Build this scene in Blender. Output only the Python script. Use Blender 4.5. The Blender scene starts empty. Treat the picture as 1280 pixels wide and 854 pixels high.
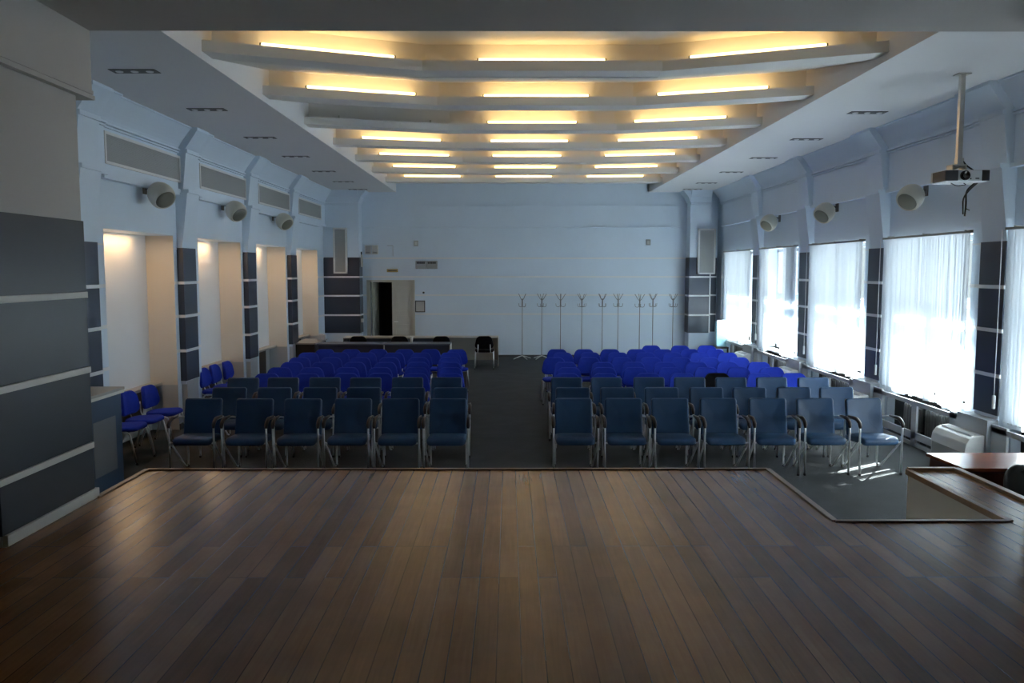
import bpy, bmesh, math, random
from mathutils import Vector, Matrix
random.seed(7)
PI = math.pi
SC = bpy.context.scene
COL = SC.collection

# ------------------------------------------------------------------ materials
def mat(name, color, rough=0.6, metal=0.0, spec=0.5, noise=0.0, nscale=8.0, bump=0.0, bscale=200.0, rvar=0.0, emit=None, estr=0.0):
    m = bpy.data.materials.new(name); m.use_nodes = True
    nt = m.node_tree; b = nt.nodes['Principled BSDF']
    b.inputs['Base Color'].default_value = (*color, 1)
    b.inputs['Roughness'].default_value = rough
    b.inputs['Metallic'].default_value = metal
    b.inputs['Specular IOR Level'].default_value = spec
    if emit:
        b.inputs['Emission Color'].default_value = (*emit, 1); b.inputs['Emission Strength'].default_value = estr
    if noise or bump or rvar:
        tc = nt.nodes.new('ShaderNodeTexCoord')
    if noise or rvar:
        n = nt.nodes.new('ShaderNodeTexNoise'); n.inputs['Scale'].default_value = nscale; n.inputs['Detail'].default_value = 4
        nt.links.new(tc.outputs['Object'], n.inputs['Vector'])
        if noise:
            r = nt.nodes.new('ShaderNodeMix'); r.data_type = 'RGBA'
            r.inputs['A'].default_value = (*[c*(1-noise) for c in color], 1)
            r.inputs['B'].default_value = (*[min(1, c*(1+noise)) for c in color], 1)
            nt.links.new(n.outputs['Fac'], r.inputs['Factor']); nt.links.new(r.outputs['Result'], b.inputs['Base Color'])
        if rvar:
            mr = nt.nodes.new('ShaderNodeMapRange')
            mr.inputs['To Min'].default_value = max(0.02, rough-rvar); mr.inputs['To Max'].default_value = min(1, rough+rvar)
            nt.links.new(n.outputs['Fac'], mr.inputs['Value']); nt.links.new(mr.outputs['Result'], b.inputs['Roughness'])
    if bump:
        n2 = nt.nodes.new('ShaderNodeTexNoise'); n2.inputs['Scale'].default_value = bscale
        nt.links.new(tc.outputs['Object'], n2.inputs['Vector'])
        bp = nt.nodes.new('ShaderNodeBump'); bp.inputs['Strength'].default_value = bump; bp.inputs['Distance'].default_value = 0.01
        nt.links.new(n2.outputs['Fac'], bp.inputs['Height']); nt.links.new(bp.outputs['Normal'], b.inputs['Normal'])
    return m

M = {}
M['wall'] = mat('wall_paint', (0.68, 0.78, 0.885), 0.6, noise=0.04, nscale=1.5, bump=0.05, bscale=60)
M['niche'] = mat('niche_beige', (0.70, 0.66, 0.60), 0.6, noise=0.03, nscale=2)  # beige tone for the niche reveals
M['nicheback'] = mat('niche_back_white', (0.76, 0.79, 0.82), 0.6, noise=0.03, nscale=2)  # cooler, paler tone for the niche back
M['dado'] = mat('dado_paint', (0.47, 0.50, 0.53), 0.5, noise=0.05, nscale=2)
M['white'] = mat('white_paint', (0.72, 0.73, 0.73), 0.45, noise=0.03, nscale=3)
M['ceil'] = mat('ceiling_paint', (0.74, 0.74, 0.75), 0.7, noise=0.02, nscale=1)
M['slat'] = mat('slat_paint', (0.88, 0.86, 0.82), 0.6, noise=0.02, nscale=2)
M['stagewall'] = mat('stage_wall_paint', (0.48, 0.46, 0.44), 0.7, noise=0.04, nscale=2, bump=0.05, bscale=40)
M['panel'] = mat('dark_panel', (0.026, 0.038, 0.066), 0.35, noise=0.1, nscale=3, rvar=0.03)
M['pierpanel'] = mat('pier_panel', (0.030, 0.037, 0.047), 0.34, spec=0.22, noise=0.08, nscale=2, bump=0.0)
M['strip'] = mat('strip_paint', (0.80, 0.81, 0.82), 0.4, noise=0.03)
M['pierstrip'] = mat('pier_strip_paint', (0.58, 0.57, 0.53), 0.4, noise=0.04)
M['carpet'] = mat('carpet', (0.055, 0.059, 0.061), 0.95, spec=0.2, noise=0.35, nscale=2.5, bump=0.6, bscale=400)
M['leather'] = mat('navy_leather', (0.015, 0.050, 0.115), 0.45, spec=0.35, noise=0.12, nscale=9, bump=0.12, bscale=160, rvar=0.06)
M['blue'] = mat('blue_fabric', (0.017, 0.040, 0.37), 0.85, spec=0.15, noise=0.12, nscale=14, bump=0.3, bscale=420)
M['blackfab'] = mat('black_fabric', (0.006, 0.006, 0.008), 0.9, spec=0.12, noise=0.2, nscale=12, bump=0.3, bscale=400)
M['shell'] = mat('chair_shell', (0.012, 0.016, 0.10), 0.5, noise=0.1)
M['chrome'] = mat('chrome', (0.90, 0.91, 0.92), 0.33, metal=1.0, noise=0.03, nscale=20)
M['pad'] = mat('dark_wood_pad', (0.022, 0.012, 0.009), 0.4, noise=0.3, nscale=16)
M['blackpl'] = mat('black_plastic', (0.015, 0.015, 0.016), 0.4, noise=0.1)
M['ac'] = mat('cream_plastic', (0.72, 0.73, 0.72), 0.35, noise=0.02)
M['spk'] = mat('speaker_cream', (0.58, 0.56, 0.48), 0.45, noise=0.04)
M['spkgrille'] = mat('speaker_grille', (0.16, 0.155, 0.12), 0.6, noise=0.2, nscale=300)
M['grille'] = mat('grille_cloth', (0.33, 0.34, 0.34), 0.7, noise=0.1, nscale=60)
M['beige'] = mat('beige_laminate', (0.42, 0.40, 0.36), 0.5, noise=0.05)
M['topgrey'] = mat('grey_laminate', (0.33, 0.31, 0.28), 0.4, noise=0.08, nscale=5)
M['navytab'] = mat('navy_panel', (0.020, 0.024, 0.045), 0.5, noise=0.1)
M['navytop'] = mat('blue_grey_laminate', (0.10, 0.12, 0.16), 0.5, noise=0.08)
M['darkbrown'] = mat('dark_brown_laminate', (0.018, 0.012, 0.010), 0.5, noise=0.2)
M['bluebox'] = mat('blue_laminate', (0.030, 0.060, 0.115), 0.45, noise=0.08)
M['greyinset'] = mat('grey_inset', (0.14, 0.15, 0.165), 0.5, noise=0.06)
M['cherry'] = mat('cherry_veneer', (0.22, 0.065, 0.032), 0.22, noise=0.2, nscale=4)
M['cherrydark'] = mat('cherry_side', (0.09, 0.025, 0.016), 0.35, noise=0.2, nscale=4)
M['blackleather'] = mat('black_leather', (0.010, 0.010, 0.011), 0.45, noise=0.1)
M['radiator'] = mat('radiator_paint', (0.17, 0.17, 0.16), 0.45, noise=0.1)
M['void'] = mat('recess_shade', (0.02, 0.021, 0.022), 0.8, noise=0.1)  # near black: shade behind the radiators put into the colour
M['silver'] = mat('projector_silver', (0.52, 0.54, 0.56), 0.35, metal=0.3, noise=0.03)
M['galv'] = mat('galvanised_pole', (0.55, 0.52, 0.48), 0.3, metal=0.9, noise=0.1, nscale=12)
M['lens'] = mat('lens_glass', (0.004, 0.004, 0.006), 0.05, spec=0.8, noise=0.05)
M['signgold'] = mat('gold_sign', (0.38, 0.27, 0.10), 0.4, noise=0.1)
M['paper'] = mat('paper', (0.55, 0.55, 0.54), 0.7, noise=0.08, nscale=30)
M['darkframe'] = mat('dark_frame', (0.06, 0.065, 0.07), 0.5, noise=0.1)
M['lampgrey'] = mat('lamp_box_grey', (0.33, 0.34, 0.33), 0.5, noise=0.05)
M['door'] = mat('door_paint', (0.52, 0.52, 0.47), 0.5, noise=0.04)
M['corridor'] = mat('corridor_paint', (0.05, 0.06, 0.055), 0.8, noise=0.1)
M['ice'] = mat('pale_plastic', (0.30, 0.55, 0.62), 0.3, noise=0.04)
M['rack'] = mat('grey_rack_metal', (0.20, 0.21, 0.22), 0.4, metal=0.6, noise=0.05)
M['rackfoot'] = mat('pale_rack_foot', (0.62, 0.63, 0.62), 0.4, noise=0.05)
M['trimwood'] = mat('edge_wood', (0.20, 0.105, 0.050), 0.35, noise=0.25, nscale=10)
M['edgepale'] = mat('edge_wood_pale', (0.36, 0.22, 0.12), 0.35, noise=0.2, nscale=10)
M['stageside'] = mat('stage_side_paint', (0.78, 0.75, 0.68), 0.6, noise=0.04)
M['snow'] = mat('yard_ground', (0.06, 0.062, 0.066), 0.8, noise=0.05)
M['tube'] = mat('warm_tube', (0.9, 0.85, 0.7), 0.4, emit=(1.0, 0.66, 0.27), estr=4.4, noise=0.01)

def floorboards():
    m = bpy.data.materials.new('stage_boards'); m.use_nodes = True
    nt = m.node_tree; N = nt.nodes; L = nt.links; b = N['Principled BSDF']; b.inputs['Specular IOR Level'].default_value = 0.28
    tc = N.new('ShaderNodeTexCoord'); sp = N.new('ShaderNodeSeparateXYZ'); L.new(tc.outputs['Object'], sp.inputs[0])
    def mth(op, a, bb=None, c=None):
        n = N.new('ShaderNodeMath'); n.operation = op
        for i, v in enumerate((a, bb, c)):
            if v is None: continue
            if isinstance(v, (int, float)): n.inputs[i].default_value = v
            else: L.new(v, n.inputs[i])
        return n.outputs[0]
    W = 0.098
    u = mth('DIVIDE', mth('SUBTRACT', sp.outputs['X'], 0.0475), W)
    iu = mth('FLOOR', u); fu = mth('SUBTRACT', u, iu)
    wn = N.new('ShaderNodeTexWhiteNoise'); wn.noise_dimensions = '1D'; L.new(iu, wn.inputs['W'])
    par = mth('GREATER_THAN', wn.outputs['Value'], 0.45)
    jy = mth('ADD', 4.125, mth('MULTIPLY', par, 0.48))
    far = mth('GREATER_THAN', sp.outputs['Y'], jy)
    sid = mth('ADD', mth('MULTIPLY', iu, 3.17), mth('MULTIPLY', far, 71.3))
    wn2 = N.new('ShaderNodeTexWhiteNoise'); wn2.noise_dimensions = '1D'; L.new(sid, wn2.inputs['W'])
    # seam masks
    e1 = mth('LESS_THAN', mth('MINIMUM', fu, mth('SUBTRACT', 1.0, fu)), 0.025)
    e2 = mth('LESS_THAN', mth('ABSOLUTE', mth('SUBTRACT', sp.outputs['Y'], jy)), 0.003)
    wn3 = N.new('ShaderNodeTexWhiteNoise'); wn3.noise_dimensions = '1D'; L.new(mth('ADD', iu, 500.5), wn3.inputs['W'])
    seam = mth('MULTIPLY', mth('MAXIMUM', e1, e2), mth('ADD', 0.35, mth('MULTIPLY', wn3.outputs['Value'], 0.65)))
    # grain
    cb = N.new('ShaderNodeCombineXYZ'); L.new(mth('MULTIPLY', sp.outputs['X'], 60.0), cb.inputs[0])
    L.new(mth('MULTIPLY', sp.outputs['Y'], 2.6), cb.inputs[1]); L.new(mth('MULTIPLY', sid, 1.7), cb.inputs[2])
    gn = N.new('ShaderNodeTexNoise'); gn.inputs['Scale'].default_value = 1.0; gn.inputs['Detail'].default_value = 6; gn.inputs['Distortion'].default_value = 0.6
    L.new(cb.outputs[0], gn.inputs['Vector'])
    wv = N.new('ShaderNodeTexNoise'); wv.inputs['Scale'].default_value = 1.3; wv.inputs['Detail'].default_value = 5
    L.new(tc.outputs['Object'], wv.inputs['Vector'])
    tone = mth('ADD', mth('ADD', 0.08, mth('MULTIPLY', wn2.outputs['Value'], 0.46)), mth('MULTIPLY', gn.outputs['Fac'], 0.42))
    cr = N.new('ShaderNodeValToRGB'); L.new(tone, cr.inputs[0])
    el = cr.color_ramp.elements
    el[0].position = 0.08; el[0].color = (0.180, 0.072, 0.026, 1)
    el[1].position = 0.95; el[1].color = (0.46, 0.220, 0.085, 1)
    x = cr.color_ramp.elements.new(0.5); x.color = (0.305, 0.136, 0.048, 1)
    # worn stains
    st = N.new('ShaderNodeTexNoise'); st.inputs['Scale'].default_value = 0.9; st.inputs['Detail'].default_value = 6; st.inputs['Roughness'].default_value = 0.65
    L.new(tc.outputs['Object'], st.inputs['Vector'])
    sr = N.new('ShaderNodeMapRange'); sr.inputs['From Min'].default_value = 0.35; sr.inputs['From Max'].default_value = 0.7
    sr.inputs['To Min'].default_value = 0.72; sr.inputs['To Max'].default_value = 1.1; L.new(st.outputs['Fac'], sr.inputs['Value'])
    mx = N.new('ShaderNodeMix'); mx.data_type = 'RGBA'; mx.blend_type = 'MULTIPLY'; mx.inputs['Factor'].default_value = 1
    L.new(cr.outputs['Color'], mx.inputs['A'])
    cmb = N.new('ShaderNodeCombineColor'); [L.new(sr.outputs['Result'], cmb.inputs[i]) for i in range(3)]
    L.new(cmb.outputs['Color'], mx.inputs['B'])
    ms = N.new('ShaderNodeMix'); ms.data_type = 'RGBA'; L.new(seam, ms.inputs['Factor'])
    L.new(mx.outputs['Result'], ms.inputs['A']); ms.inputs['B'].default_value = (0.012, 0.008, 0.005, 1)
    L.new(ms.outputs['Result'], b.inputs['Base Color'])
    rr = N.new('ShaderNodeMapRange'); rr.inputs['From Min'].default_value = 0.3; rr.inputs['From Max'].default_value = 0.7
    rr.inputs['To Min'].default_value = 0.195; rr.inputs['To Max'].default_value = 0.262
    L.new(mth('ADD', mth('MULTIPLY', wv.outputs['Fac'], 0.75), mth('MULTIPLY', wn2.outputs['Value'], 0.25)), rr.inputs['Value'])
    L.new(rr.outputs['Result'], b.inputs['Roughness'])
    bp = N.new('ShaderNodeBump'); bp.inputs['Strength'].default_value = 0.10; bp.inputs['Distance'].default_value = 0.004
    hh = mth('SUBTRACT', mth('ADD', mth('MULTIPLY', gn.outputs['Fac'], 0.05), mth('MULTIPLY', wn2.outputs['Value'], 0.3)), seam)
    L.new(hh, bp.inputs['Height']); L.new(bp.outputs['Normal'], b.inputs['Normal'])
    return m
M['boards'] = floorboards()

def blind_mat():
    m = bpy.data.materials.new('sheer_blind_cloth'); m.use_nodes = True
    nt = m.node_tree; N = nt.nodes; L = nt.links
    N.remove(N['Principled BSDF']); out = N['Material Output']
    d = N.new('ShaderNodeBsdfDiffuse'); t = N.new('ShaderNodeBsdfTranslucent'); p = N.new('ShaderNodeBsdfTransparent')
    tc = N.new('ShaderNodeTexCoord'); nz = N.new('ShaderNodeTexNoise'); nz.inputs['Scale'].default_value = 120
    L.new(tc.outputs['Object'], nz.inputs['Vector'])
    cr = N.new('ShaderNodeValToRGB'); cr.color_ramp.elements[0].color = (0.78, 0.82, 0.86, 1); cr.color_ramp.elements[1].color = (0.86, 0.90, 0.94, 1)
    L.new(nz.outputs['Fac'], cr.inputs[0]); L.new(cr.outputs['Color'], d.inputs['Color']); L.new(cr.outputs['Color'], t.inputs['Color'])
    m1 = N.new('ShaderNodeMixShader'); m1.inputs[0].default_value = 0.55; L.new(d.outputs[0], m1.inputs[1]); L.new(t.outputs[0], m1.inputs[2])
    m2 = N.new('ShaderNodeMixShader'); m2.inputs[0].default_value = 0.03; L.new(m1.outputs[0], m2.inputs[1]); L.new(p.outputs[0], m2.inputs[2])
    L.new(m2.outputs[0], out.inputs['Surface'])
    return m
M['blind'] = blind_mat()

def glass_mat():
    m = bpy.data.materials.new('window_glass'); m.use_nodes = True
    nt = m.node_tree; N = nt.nodes; L = nt.links
    N.remove(N['Principled BSDF']); out = N['Material Output']
    g = N.new('ShaderNodeBsdfGlossy'); g.inputs['Roughness'].default_value = 0.02
    p = N.new('ShaderNodeBsdfTransparent'); p.inputs['Color'].default_value = (0.93, 0.97, 0.96, 1)
    mx = N.new('ShaderNodeMixShader'); mx.inputs[0].default_value = 0.05; L.new(p.outputs[0], mx.inputs[1]); L.new(g.outputs[0], mx.inputs[2])
    L.new(mx.outputs[0], out.inputs['Surface'])
    return m
M['glass'] = glass_mat()

# ------------------------------------------------------------------ mesh helpers
def box(bm, x0, x1, y0, y1, z0, z1, mi=0, bev=0.0):
    x0, x1 = min(x0, x1), max(x0, x1); y0, y1 = min(y0, y1), max(y0, y1); z0, z1 = min(z0, z1), max(z0, z1)
    v = [bm.verts.new(p) for p in ((x0,y0,z0),(x1,y0,z0),(x1,y1,z0),(x0,y1,z0),(x0,y0,z1),(x1,y0,z1),(x1,y1,z1),(x0,y1,z1))]
    fs = [bm.faces.new([v[i] for i in q]) for q in ((0,3,2,1),(4,5,6,7),(0,1,5,4),(1,2,6,5),(2,3,7,6),(3,0,4,7))]
    for f in fs: f.material_index = mi
    if bev:
        es = list({e for f in fs for e in f.edges})
        r = bmesh.ops.bevel(bm, geom=es, offset=bev, segments=2, affect='EDGES', profile=0.5)
        for f in r['faces']: f.material_index = mi
def prism(bm, prof, y0, y1, mapf, mi=0):
    """prof: closed list of (a, b); extruded from y0 to y1 through mapf(a, b, y)."""
    A = [bm.verts.new(mapf(a, b, y0)) for a, b in prof]; B = [bm.verts.new(mapf(a, b, y1)) for a, b in prof]
    n = len(prof); fs = []
    for i in range(n):
        j = (i+1) % n; fs.append(bm.faces.new((A[i], A[j], B[j], B[i])))
    fs.append(bm.faces.new(A)); fs.append(bm.faces.new(B[::-1]))
    for f in fs: f.material_index = mi
def quad(bm, pts, mi=0):
    f = bm.faces.new([bm.verts.new(p) for p in pts]); f.material_index = mi
def fillet(pts, r, seg=5):
    pts = [Vector(p) for p in pts]; out = [pts[0]]
    for i in range(1, len(pts)-1):
        a, b, c = pts[i-1], pts[i], pts[i+1]
        rr = r[i] if isinstance(r, dict) and i in r else (0.05 if isinstance(r, dict) else r)
        d1 = (a-b); d2 = (c-b); k = min(rr, d1.length*0.45, d2.length*0.45)
        p1 = b + d1.normalized()*k; p2 = b + d2.normalized()*k
        for s in range(seg+1):
            t = s/seg; out.append((1-t)**2*p1 + 2*t*(1-t)*b + t*t*p2)
    out.append(pts[-1]); return out
def tube(bm, pts, r, n=8, closed=False, mi=0, ry=None):
    pts = [Vector(p) for p in pts]; m = len(pts); rings = []
    up = None
    for i, p in enumerate(pts):
        if closed: t = pts[(i+1) % m] - pts[i-1]
        else: t = pts[min(i+1, m-1)] - pts[max(i-1, 0)]
        t.normalize()
        if up is None:
            up = Vector((0,0,1)) if abs(t.z) < 0.9 else Vector((1,0,0))
        s = t.cross(up); s.normalize(); up = s.cross(t); up.normalize()
        ra = r[i] if isinstance(r, (list, tuple)) else r
        rb = ry if ry else ra
        rings.append([bm.verts.new(p + s*math.cos(2*PI*k/n)*ra + up*math.sin(2*PI*k/n)*rb) for k in range(n)])
    rng = m if closed else m-1
    for i in range(rng):
        A, B = rings[i], rings[(i+1) % m]
        for k in range(n):
            f = bm.faces.new((A[k], A[(k+1) % n], B[(k+1) % n], B[k])); f.smooth = True; f.material_index = mi
    if not closed:
        f = bm.faces.new(rings[0][::-1]); f.material_index = mi
        f = bm.faces.new(rings[-1]); f.material_index = mi
def rrect(w, h, r, seg=5):
    o = []
    for cx, cy, a0 in ((w/2-r, h/2-r, 0), (-w/2+r, h/2-r, PI/2), (-w/2+r, -h/2+r, PI), (w/2-r, -h/2+r, 1.5*PI)):
        for k in range(seg+1):
            a = a0 + PI/2*k/seg; o.append((cx+math.cos(a)*r, cy+math.sin(a)*r))
    return o
def pad(bm, w, h, th, rc, re, f, seg=5, mi=0):
    """rounded slab in (u, v, thickness) mapped by f."""
    out = rrect(w, h, rc, seg); n = len(out); rings = []
    prof = [(0.25, th/2), (0.6, th/2), (0.85, th/2)]
    def ring(sc, ins, tz):
        return [bm.verts.new(f(u*sc - (ins*math.copysign(1, u) if abs(u) > 1e-6 else 0)*abs(u)/(w/2), v*sc - (ins*math.copysign(1, v) if abs(v) > 1e-6 else 0)*abs(v)/(h/2), tz)) for u, v in out]
    for sc, tz in prof: rings.append(ring(sc, 0, tz))
    for k in range(5):
        a = PI/2*(1-k/4); rings.append(ring(1, re*(1-math.cos(a)), th/2-re+re*math.sin(a)))
    for k in range(5):
        a = PI/2*k/4; rings.append(ring(1, re*(1-math.cos(a)), -(th/2-re)-re*math.sin(a)))
    for sc, tz in prof[::-1]: rings.append(ring(sc, 0, -tz))
    for A, B in zip(rings, rings[1:]):
        for k in range(n):
            q = bm.faces.new((A[k], B[k], B[(k+1) % n], A[(k+1) % n])); q.smooth = True; q.material_index = mi
    q = bm.faces.new(rings[0]); q.smooth = True; q.material_index = mi
    q = bm.faces.new(rings[-1][::-1]); q.smooth = True; q.material_index = mi
def lathe(bm, prof, n=20, cx=0, cy=0, mi=0, f=None):
    rings = []
    for r, z in prof:
        rings.append([bm.verts.new((f or (lambda a, b, c: (a, b, c)))(cx+r*math.cos(2*PI*k/n), cy+r*math.sin(2*PI*k/n), z)) for k in range(n)])
    for A, B in zip(rings, rings[1:]):
        for k in range(n):
            q = bm.faces.new((A[k], A[(k+1) % n], B[(k+1) % n], B[k])); q.smooth = True; q.material_index = mi
    bm.faces.new(rings[0][::-1]).material_index = mi; bm.faces.new(rings[-1]).material_index = mi

def obj(name, bm, mats, parent=None, fix=True):
    if fix: bmesh.ops.recalc_face_normals(bm, faces=bm.faces)
    me = bpy.data.meshes.new(name); bm.to_mesh(me); bm.free()
    for m in (mats if isinstance(mats, (list, tuple)) else [mats]): me.materials.append(M[m])
    o = bpy.data.objects.new(name, me); COL.objects.link(o)
    if parent is not None: o.parent = parent
    return o
def tag(o, label, cat, group=None, kind=None):
    o['label'] = label; o['category'] = cat
    if group: o['group'] = group
    if kind: o['kind'] = kind
    return o
def thing(name, label, cat, loc=(0,0,0), rz=0, group=None):
    o = bpy.data.objects.new(name, None); COL.objects.link(o)
    o.empty_display_size = 0.1
    o.location = loc; o.rotation_euler = (0, 0, rz)
    return tag(o, label, cat, group)
def struct(name, bm, mats, parent=None):
    o = obj(name, bm, mats, parent)
    if parent is None: o['kind'] = 'structure'
    return o
def dup(root, loc, rz, label, group=None):
    r = root.copy(); COL.objects.link(r); r.location = loc; r.rotation_euler = (0, 0, rz); r['label'] = label
    if group: r['group'] = group
    for ch in list(root.children):
        c = ch.copy(); COL.objects.link(c); c.parent = r
        for g in list(ch.children):
            d = g.copy(); COL.objects.link(d); d.parent = c
    return r
def B(): return bmesh.new()
ORD = ['first','second','third','fourth','fifth','sixth','seventh','eighth','ninth','tenth']

# ------------------------------------------------------------------ dimensions
XL, XR = -5.1, 5.85           # side wall planes
YB = 23.7                     # back wall
ZS = 4.62                     # side soffit height
CL, CR = -3.15, 3.90          # lit ceiling recess
ST = 0.92                     # stage height
Y0 = 5.77                     # auditorium begins behind the stage beam
BAYS = [(10.65+3.205*k, 12.85+3.205*k) for k in range(4)]
PIL = [9.78+3.205*k for k in range(5)]      # near edge of every wall pier pilaster
PW = 0.50
STR = (2.265, 1.75, 1.215)    # strip heights

def wx(s, t): return (XL + t) if s < 0 else (XR - t)
def tb(bm, s, t0, t1, y0, y1, z0, z1, mi=0, bev=0): box(bm, wx(s, t0), wx(s, t1), y0, y1, z0, z1, mi, bev)

# ------------------------------------------------------------------ floor, walls
bm = B(); box(bm, -6.2, 6.4, 4.0, 24.4, -0.2, 0.0); struct('floor', bm, 'carpet')

def side_wall(s):
    bm = B()
    T = -0.45
    zt = 2.985 if s < 0 else 2.93
    zb = 0.70
    opens = list(BAYS)
    if s > 0: opens = [(10.65-3.205, 12.85-3.205)] + opens
    y = 5.0
    for a, b in opens:
        tb(bm, s, T, 0, y, a, 0, ZS)                 # pier
        tb(bm, s, T, 0, a, b, zt, ZS)                # over the opening
        if s > 0: tb(bm, s, T, -0.16, a, b, 0, zb)   # parapet
        y = b
    tb(bm, s, T, 0, y, YB+0.3, 0, ZS)
    struct('wall_left' if s < 0 else 'wall_right', bm, 'wall')
    bm = B()
    m = lambda a, b, yy: (wx(s, a), yy, b)
    # proud upper wall, mouldings and cove
    def upper(y0, y1, dt, cv):
        tb(bm, s, 0, 0.05+dt, y0, y1, 3.68, 4.27)
        tb(bm, s, 0, 0.09+dt, y0, y1, 3.64, 3.69)
        tb(bm, s, 0, 0.085+dt, y0, y1, 4.235, 4.255); tb(bm, s, 0, 0.10+dt, y0, y1, 4.27, 4.295)
        pr = [(0, 4.29)]
        for k in range(7):
            a = k/6; pr.append((0.06+dt+(cv-0.06-dt)*(a**1.15), 4.29+(ZS-0.025-4.29)*a))
        pr += [(cv+0.015, ZS-0.02), (cv+0.015, ZS), (0, ZS)]
        prism(bm, pr, y0, y1, m)
    y = 5.8
    for p in PIL[:4] + [23.2]:
        if p < 23:
            upper(y, p, 0.0, 0.27)
            upper(p+PW, p+PW+0.30, 0.04, 0.33)
            y = p+PW+0.30
        else: upper(y, p, 0.0, 0.27)
    # pilasters: flared shaft, upper block, flared cap
    for p in PIL[:4]:
        prism(bm, [(0, 0.69), (0.08, 0.69), (0.08, 2.80), (0.10, 2.95), (0.185, 3.64), (0.205, 3.64), (0.205, 3.69), (0.125, 3.69), (0.185, 4.24),
                   (0.205, 4.24), (0.205, 4.295), (0.175, 4.30), (0.37, ZS-0.04), (0.37, ZS), (0, ZS)], p, p+PW, m)
    # bay panel that carries the grille, one small step proud
    for a, b in BAYS:
        if s < 0:
            tb(bm, s, 0, 0.075, a-0.12, b+0.06, 3.62, 4.20); tb(bm, s, 0, 0.10, a-0.12, b+0.06, 3.60, 3.64)
    return struct('trim_left_cornice' if s < 0 else 'trim_right_cornice', bm, 'wall')
side_wall(-1); side_wall(1)

# niche linings on the left
for k, (a, b) in enumerate(BAYS):
    bm = B()
    tb(bm, -1, -0.60, -0.42, a-0.1, b+0.1, 0.70, 3.4)
    struct('niche_wall', bm, 'nicheback').name = 'wall_niche_back_%d' % (k+1)
    bm = B()
    tb(bm, -1, -0.42, -0.004, a-0.02, a+0.003, 0.70, 2.98); tb(bm, -1, -0.42, -0.004, b-0.003, b+0.02, 0.70, 2.98)
    for z in STR:                                          # thin ribs across the reveals
        for yy in (a+0.003, b-0.003): tb(bm, -1, -0.42, -0.004, yy-0.006, yy+0.006, z-0.012, z+0.012)
    tb(bm, -1, -0.42, -0.004, b-0.012, b, 2.77, 2.79)
    struct('niche_wall', bm, 'niche').name = 'wall_niche_%d' % (k+1)
    bm = B()
    tb(bm, -1, -0.60, -0.42, a-0.1, b+0.1, 0, 0.70)
    tb(bm, -1, -0.42, -0.002, a-0.02, a+0.006, 0, 0.70); tb(bm, -1, -0.42, -0.002, b-0.006, b+0.02, 0, 0.70)
    struct('dado_wall', bm, 'dado').name = 'wall_niche_dado_%d' % (k+1)
    bm = B(); tb(bm, -1, -0.42, -0.24, a+0.01, b-0.01, 0.70, 0.74); o = struct('niche_ledge', bm, 'beige'); o.name = 'trim_ledge_%d' % (k+1)
    bm = B(); tb(bm, -1, -0.42, -0.40, a+0.10, b-0.35, 0.12, 0.68); o = struct('niche_board', bm, 'darkbrown'); o.name = 'trim_niche_%d' % (k+1)

# pale strips running over the wall faces
for s, nm in ((-1, 'trim_left_strips'), (1, 'trim_right_strips')):
    bm = B()
    edges = []
    opens = list(BAYS) if s < 0 else [(7.445, 9.645)] + list(BAYS)
    y = 9.0 if s < 0 else 7.0
    for a, b in opens:
        if a > y: edges.append((y, a))
        y = b
    edges.append((y, 23.2))
    for a, b in edges:
        for z in STR: tb(bm, s, 0, 0.012, a, b, z-0.022, z+0.022)
        tb(bm, s, 0, 0.006, a, b, 2.775, 2.795)
    struct(nm, bm, 'strip')

# dark panels and strips wrapping each pilaster
for s in (-1, 1):
    for k, p in enumerate(PIL[:4]):
        nm = 'pilaster_panel'
        bm = B()
        cuts = [0.745] + [z for z in STR[::-1]] + [2.80]
        for i in range(4):
            z0 = cuts[i] + (0.022 if i else 0); z1 = cuts[i+1] - (0.022 if i < 3 else 0)
            tb(bm, s, 0.0, 0.095, p-0.014, p+PW+0.014, z0, z1)
        o = struct(nm, bm, 'panel'); o.name = 'trim_%s_panel_%d' % ('left' if s < 0 else 'right', k+1)
        bm = B()
        for z in STR: tb(bm, s, 0.0, 0.104, p-0.022, p+PW+0.022, z-0.022, z+0.022)
        o = struct(nm, bm, 'strip'); o.name = 'trim_%s_band_%d' % ('left' if s < 0 else 'right', k+1)
    # pedestals under the pilasters
    bm = B()
    for p in PIL[:4]:
        if s < 0: tb(bm, s, 0, 0.085, p+0.02, p+PW-0.02, 0.0, 0.735)
        else: tb(bm, s, 0, 0.235, p-0.05, p+PW+0.12, 0.0, 0.70)
    struct('trim_left_plinths' if s < 0 else 'trim_right_plinths', bm, 'dado')
bm = B()
y = 8.0
for a, b in BAYS: tb(bm, -1, 0, 0.02, y, a, 0, 0.09); y = b
tb(bm, -1, 0, 0.02, y, 23.2, 0, 0.09)
struct('baseboard_left', bm, 'darkframe')

# back wall with the doorway
DX0, DX1, DZ = -3.905, -2.705, 2.115
bm = B()
box(bm, -5.6, DX0, YB, YB+0.3, 0, 5.4); box(bm, DX1, 6.4, YB, YB+0.3, 0, 5.4); box(bm, DX0, DX1, YB, YB+0.3, DZ, 5.4)
box(bm, CL, CR, YB-0.02, YB, 3.655, 3.675); box(bm, -4.2, 4.9, YB-0.07, YB, 3.64, 3.67); box(bm, -4.2, 4.9, YB-0.04, YB, 4.24, 4.26); box(bm, -4.2, 4.9, YB-0.03, YB, 3.67, 4.24)
struct('wall_back', bm, 'wall')
bm = B()
for z in STR + (2.785,):
    segs = [(-4.13, DX0-0.1), (DX1+0.06, 4.97)] if z < DZ+0.05 else [(-4.13, 4.97)]
    for a, b in segs: box(bm, a, b, YB-0.012, YB, z-0.02, z+0.02)
struct('trim_back_strips', bm, 'strip')
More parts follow.
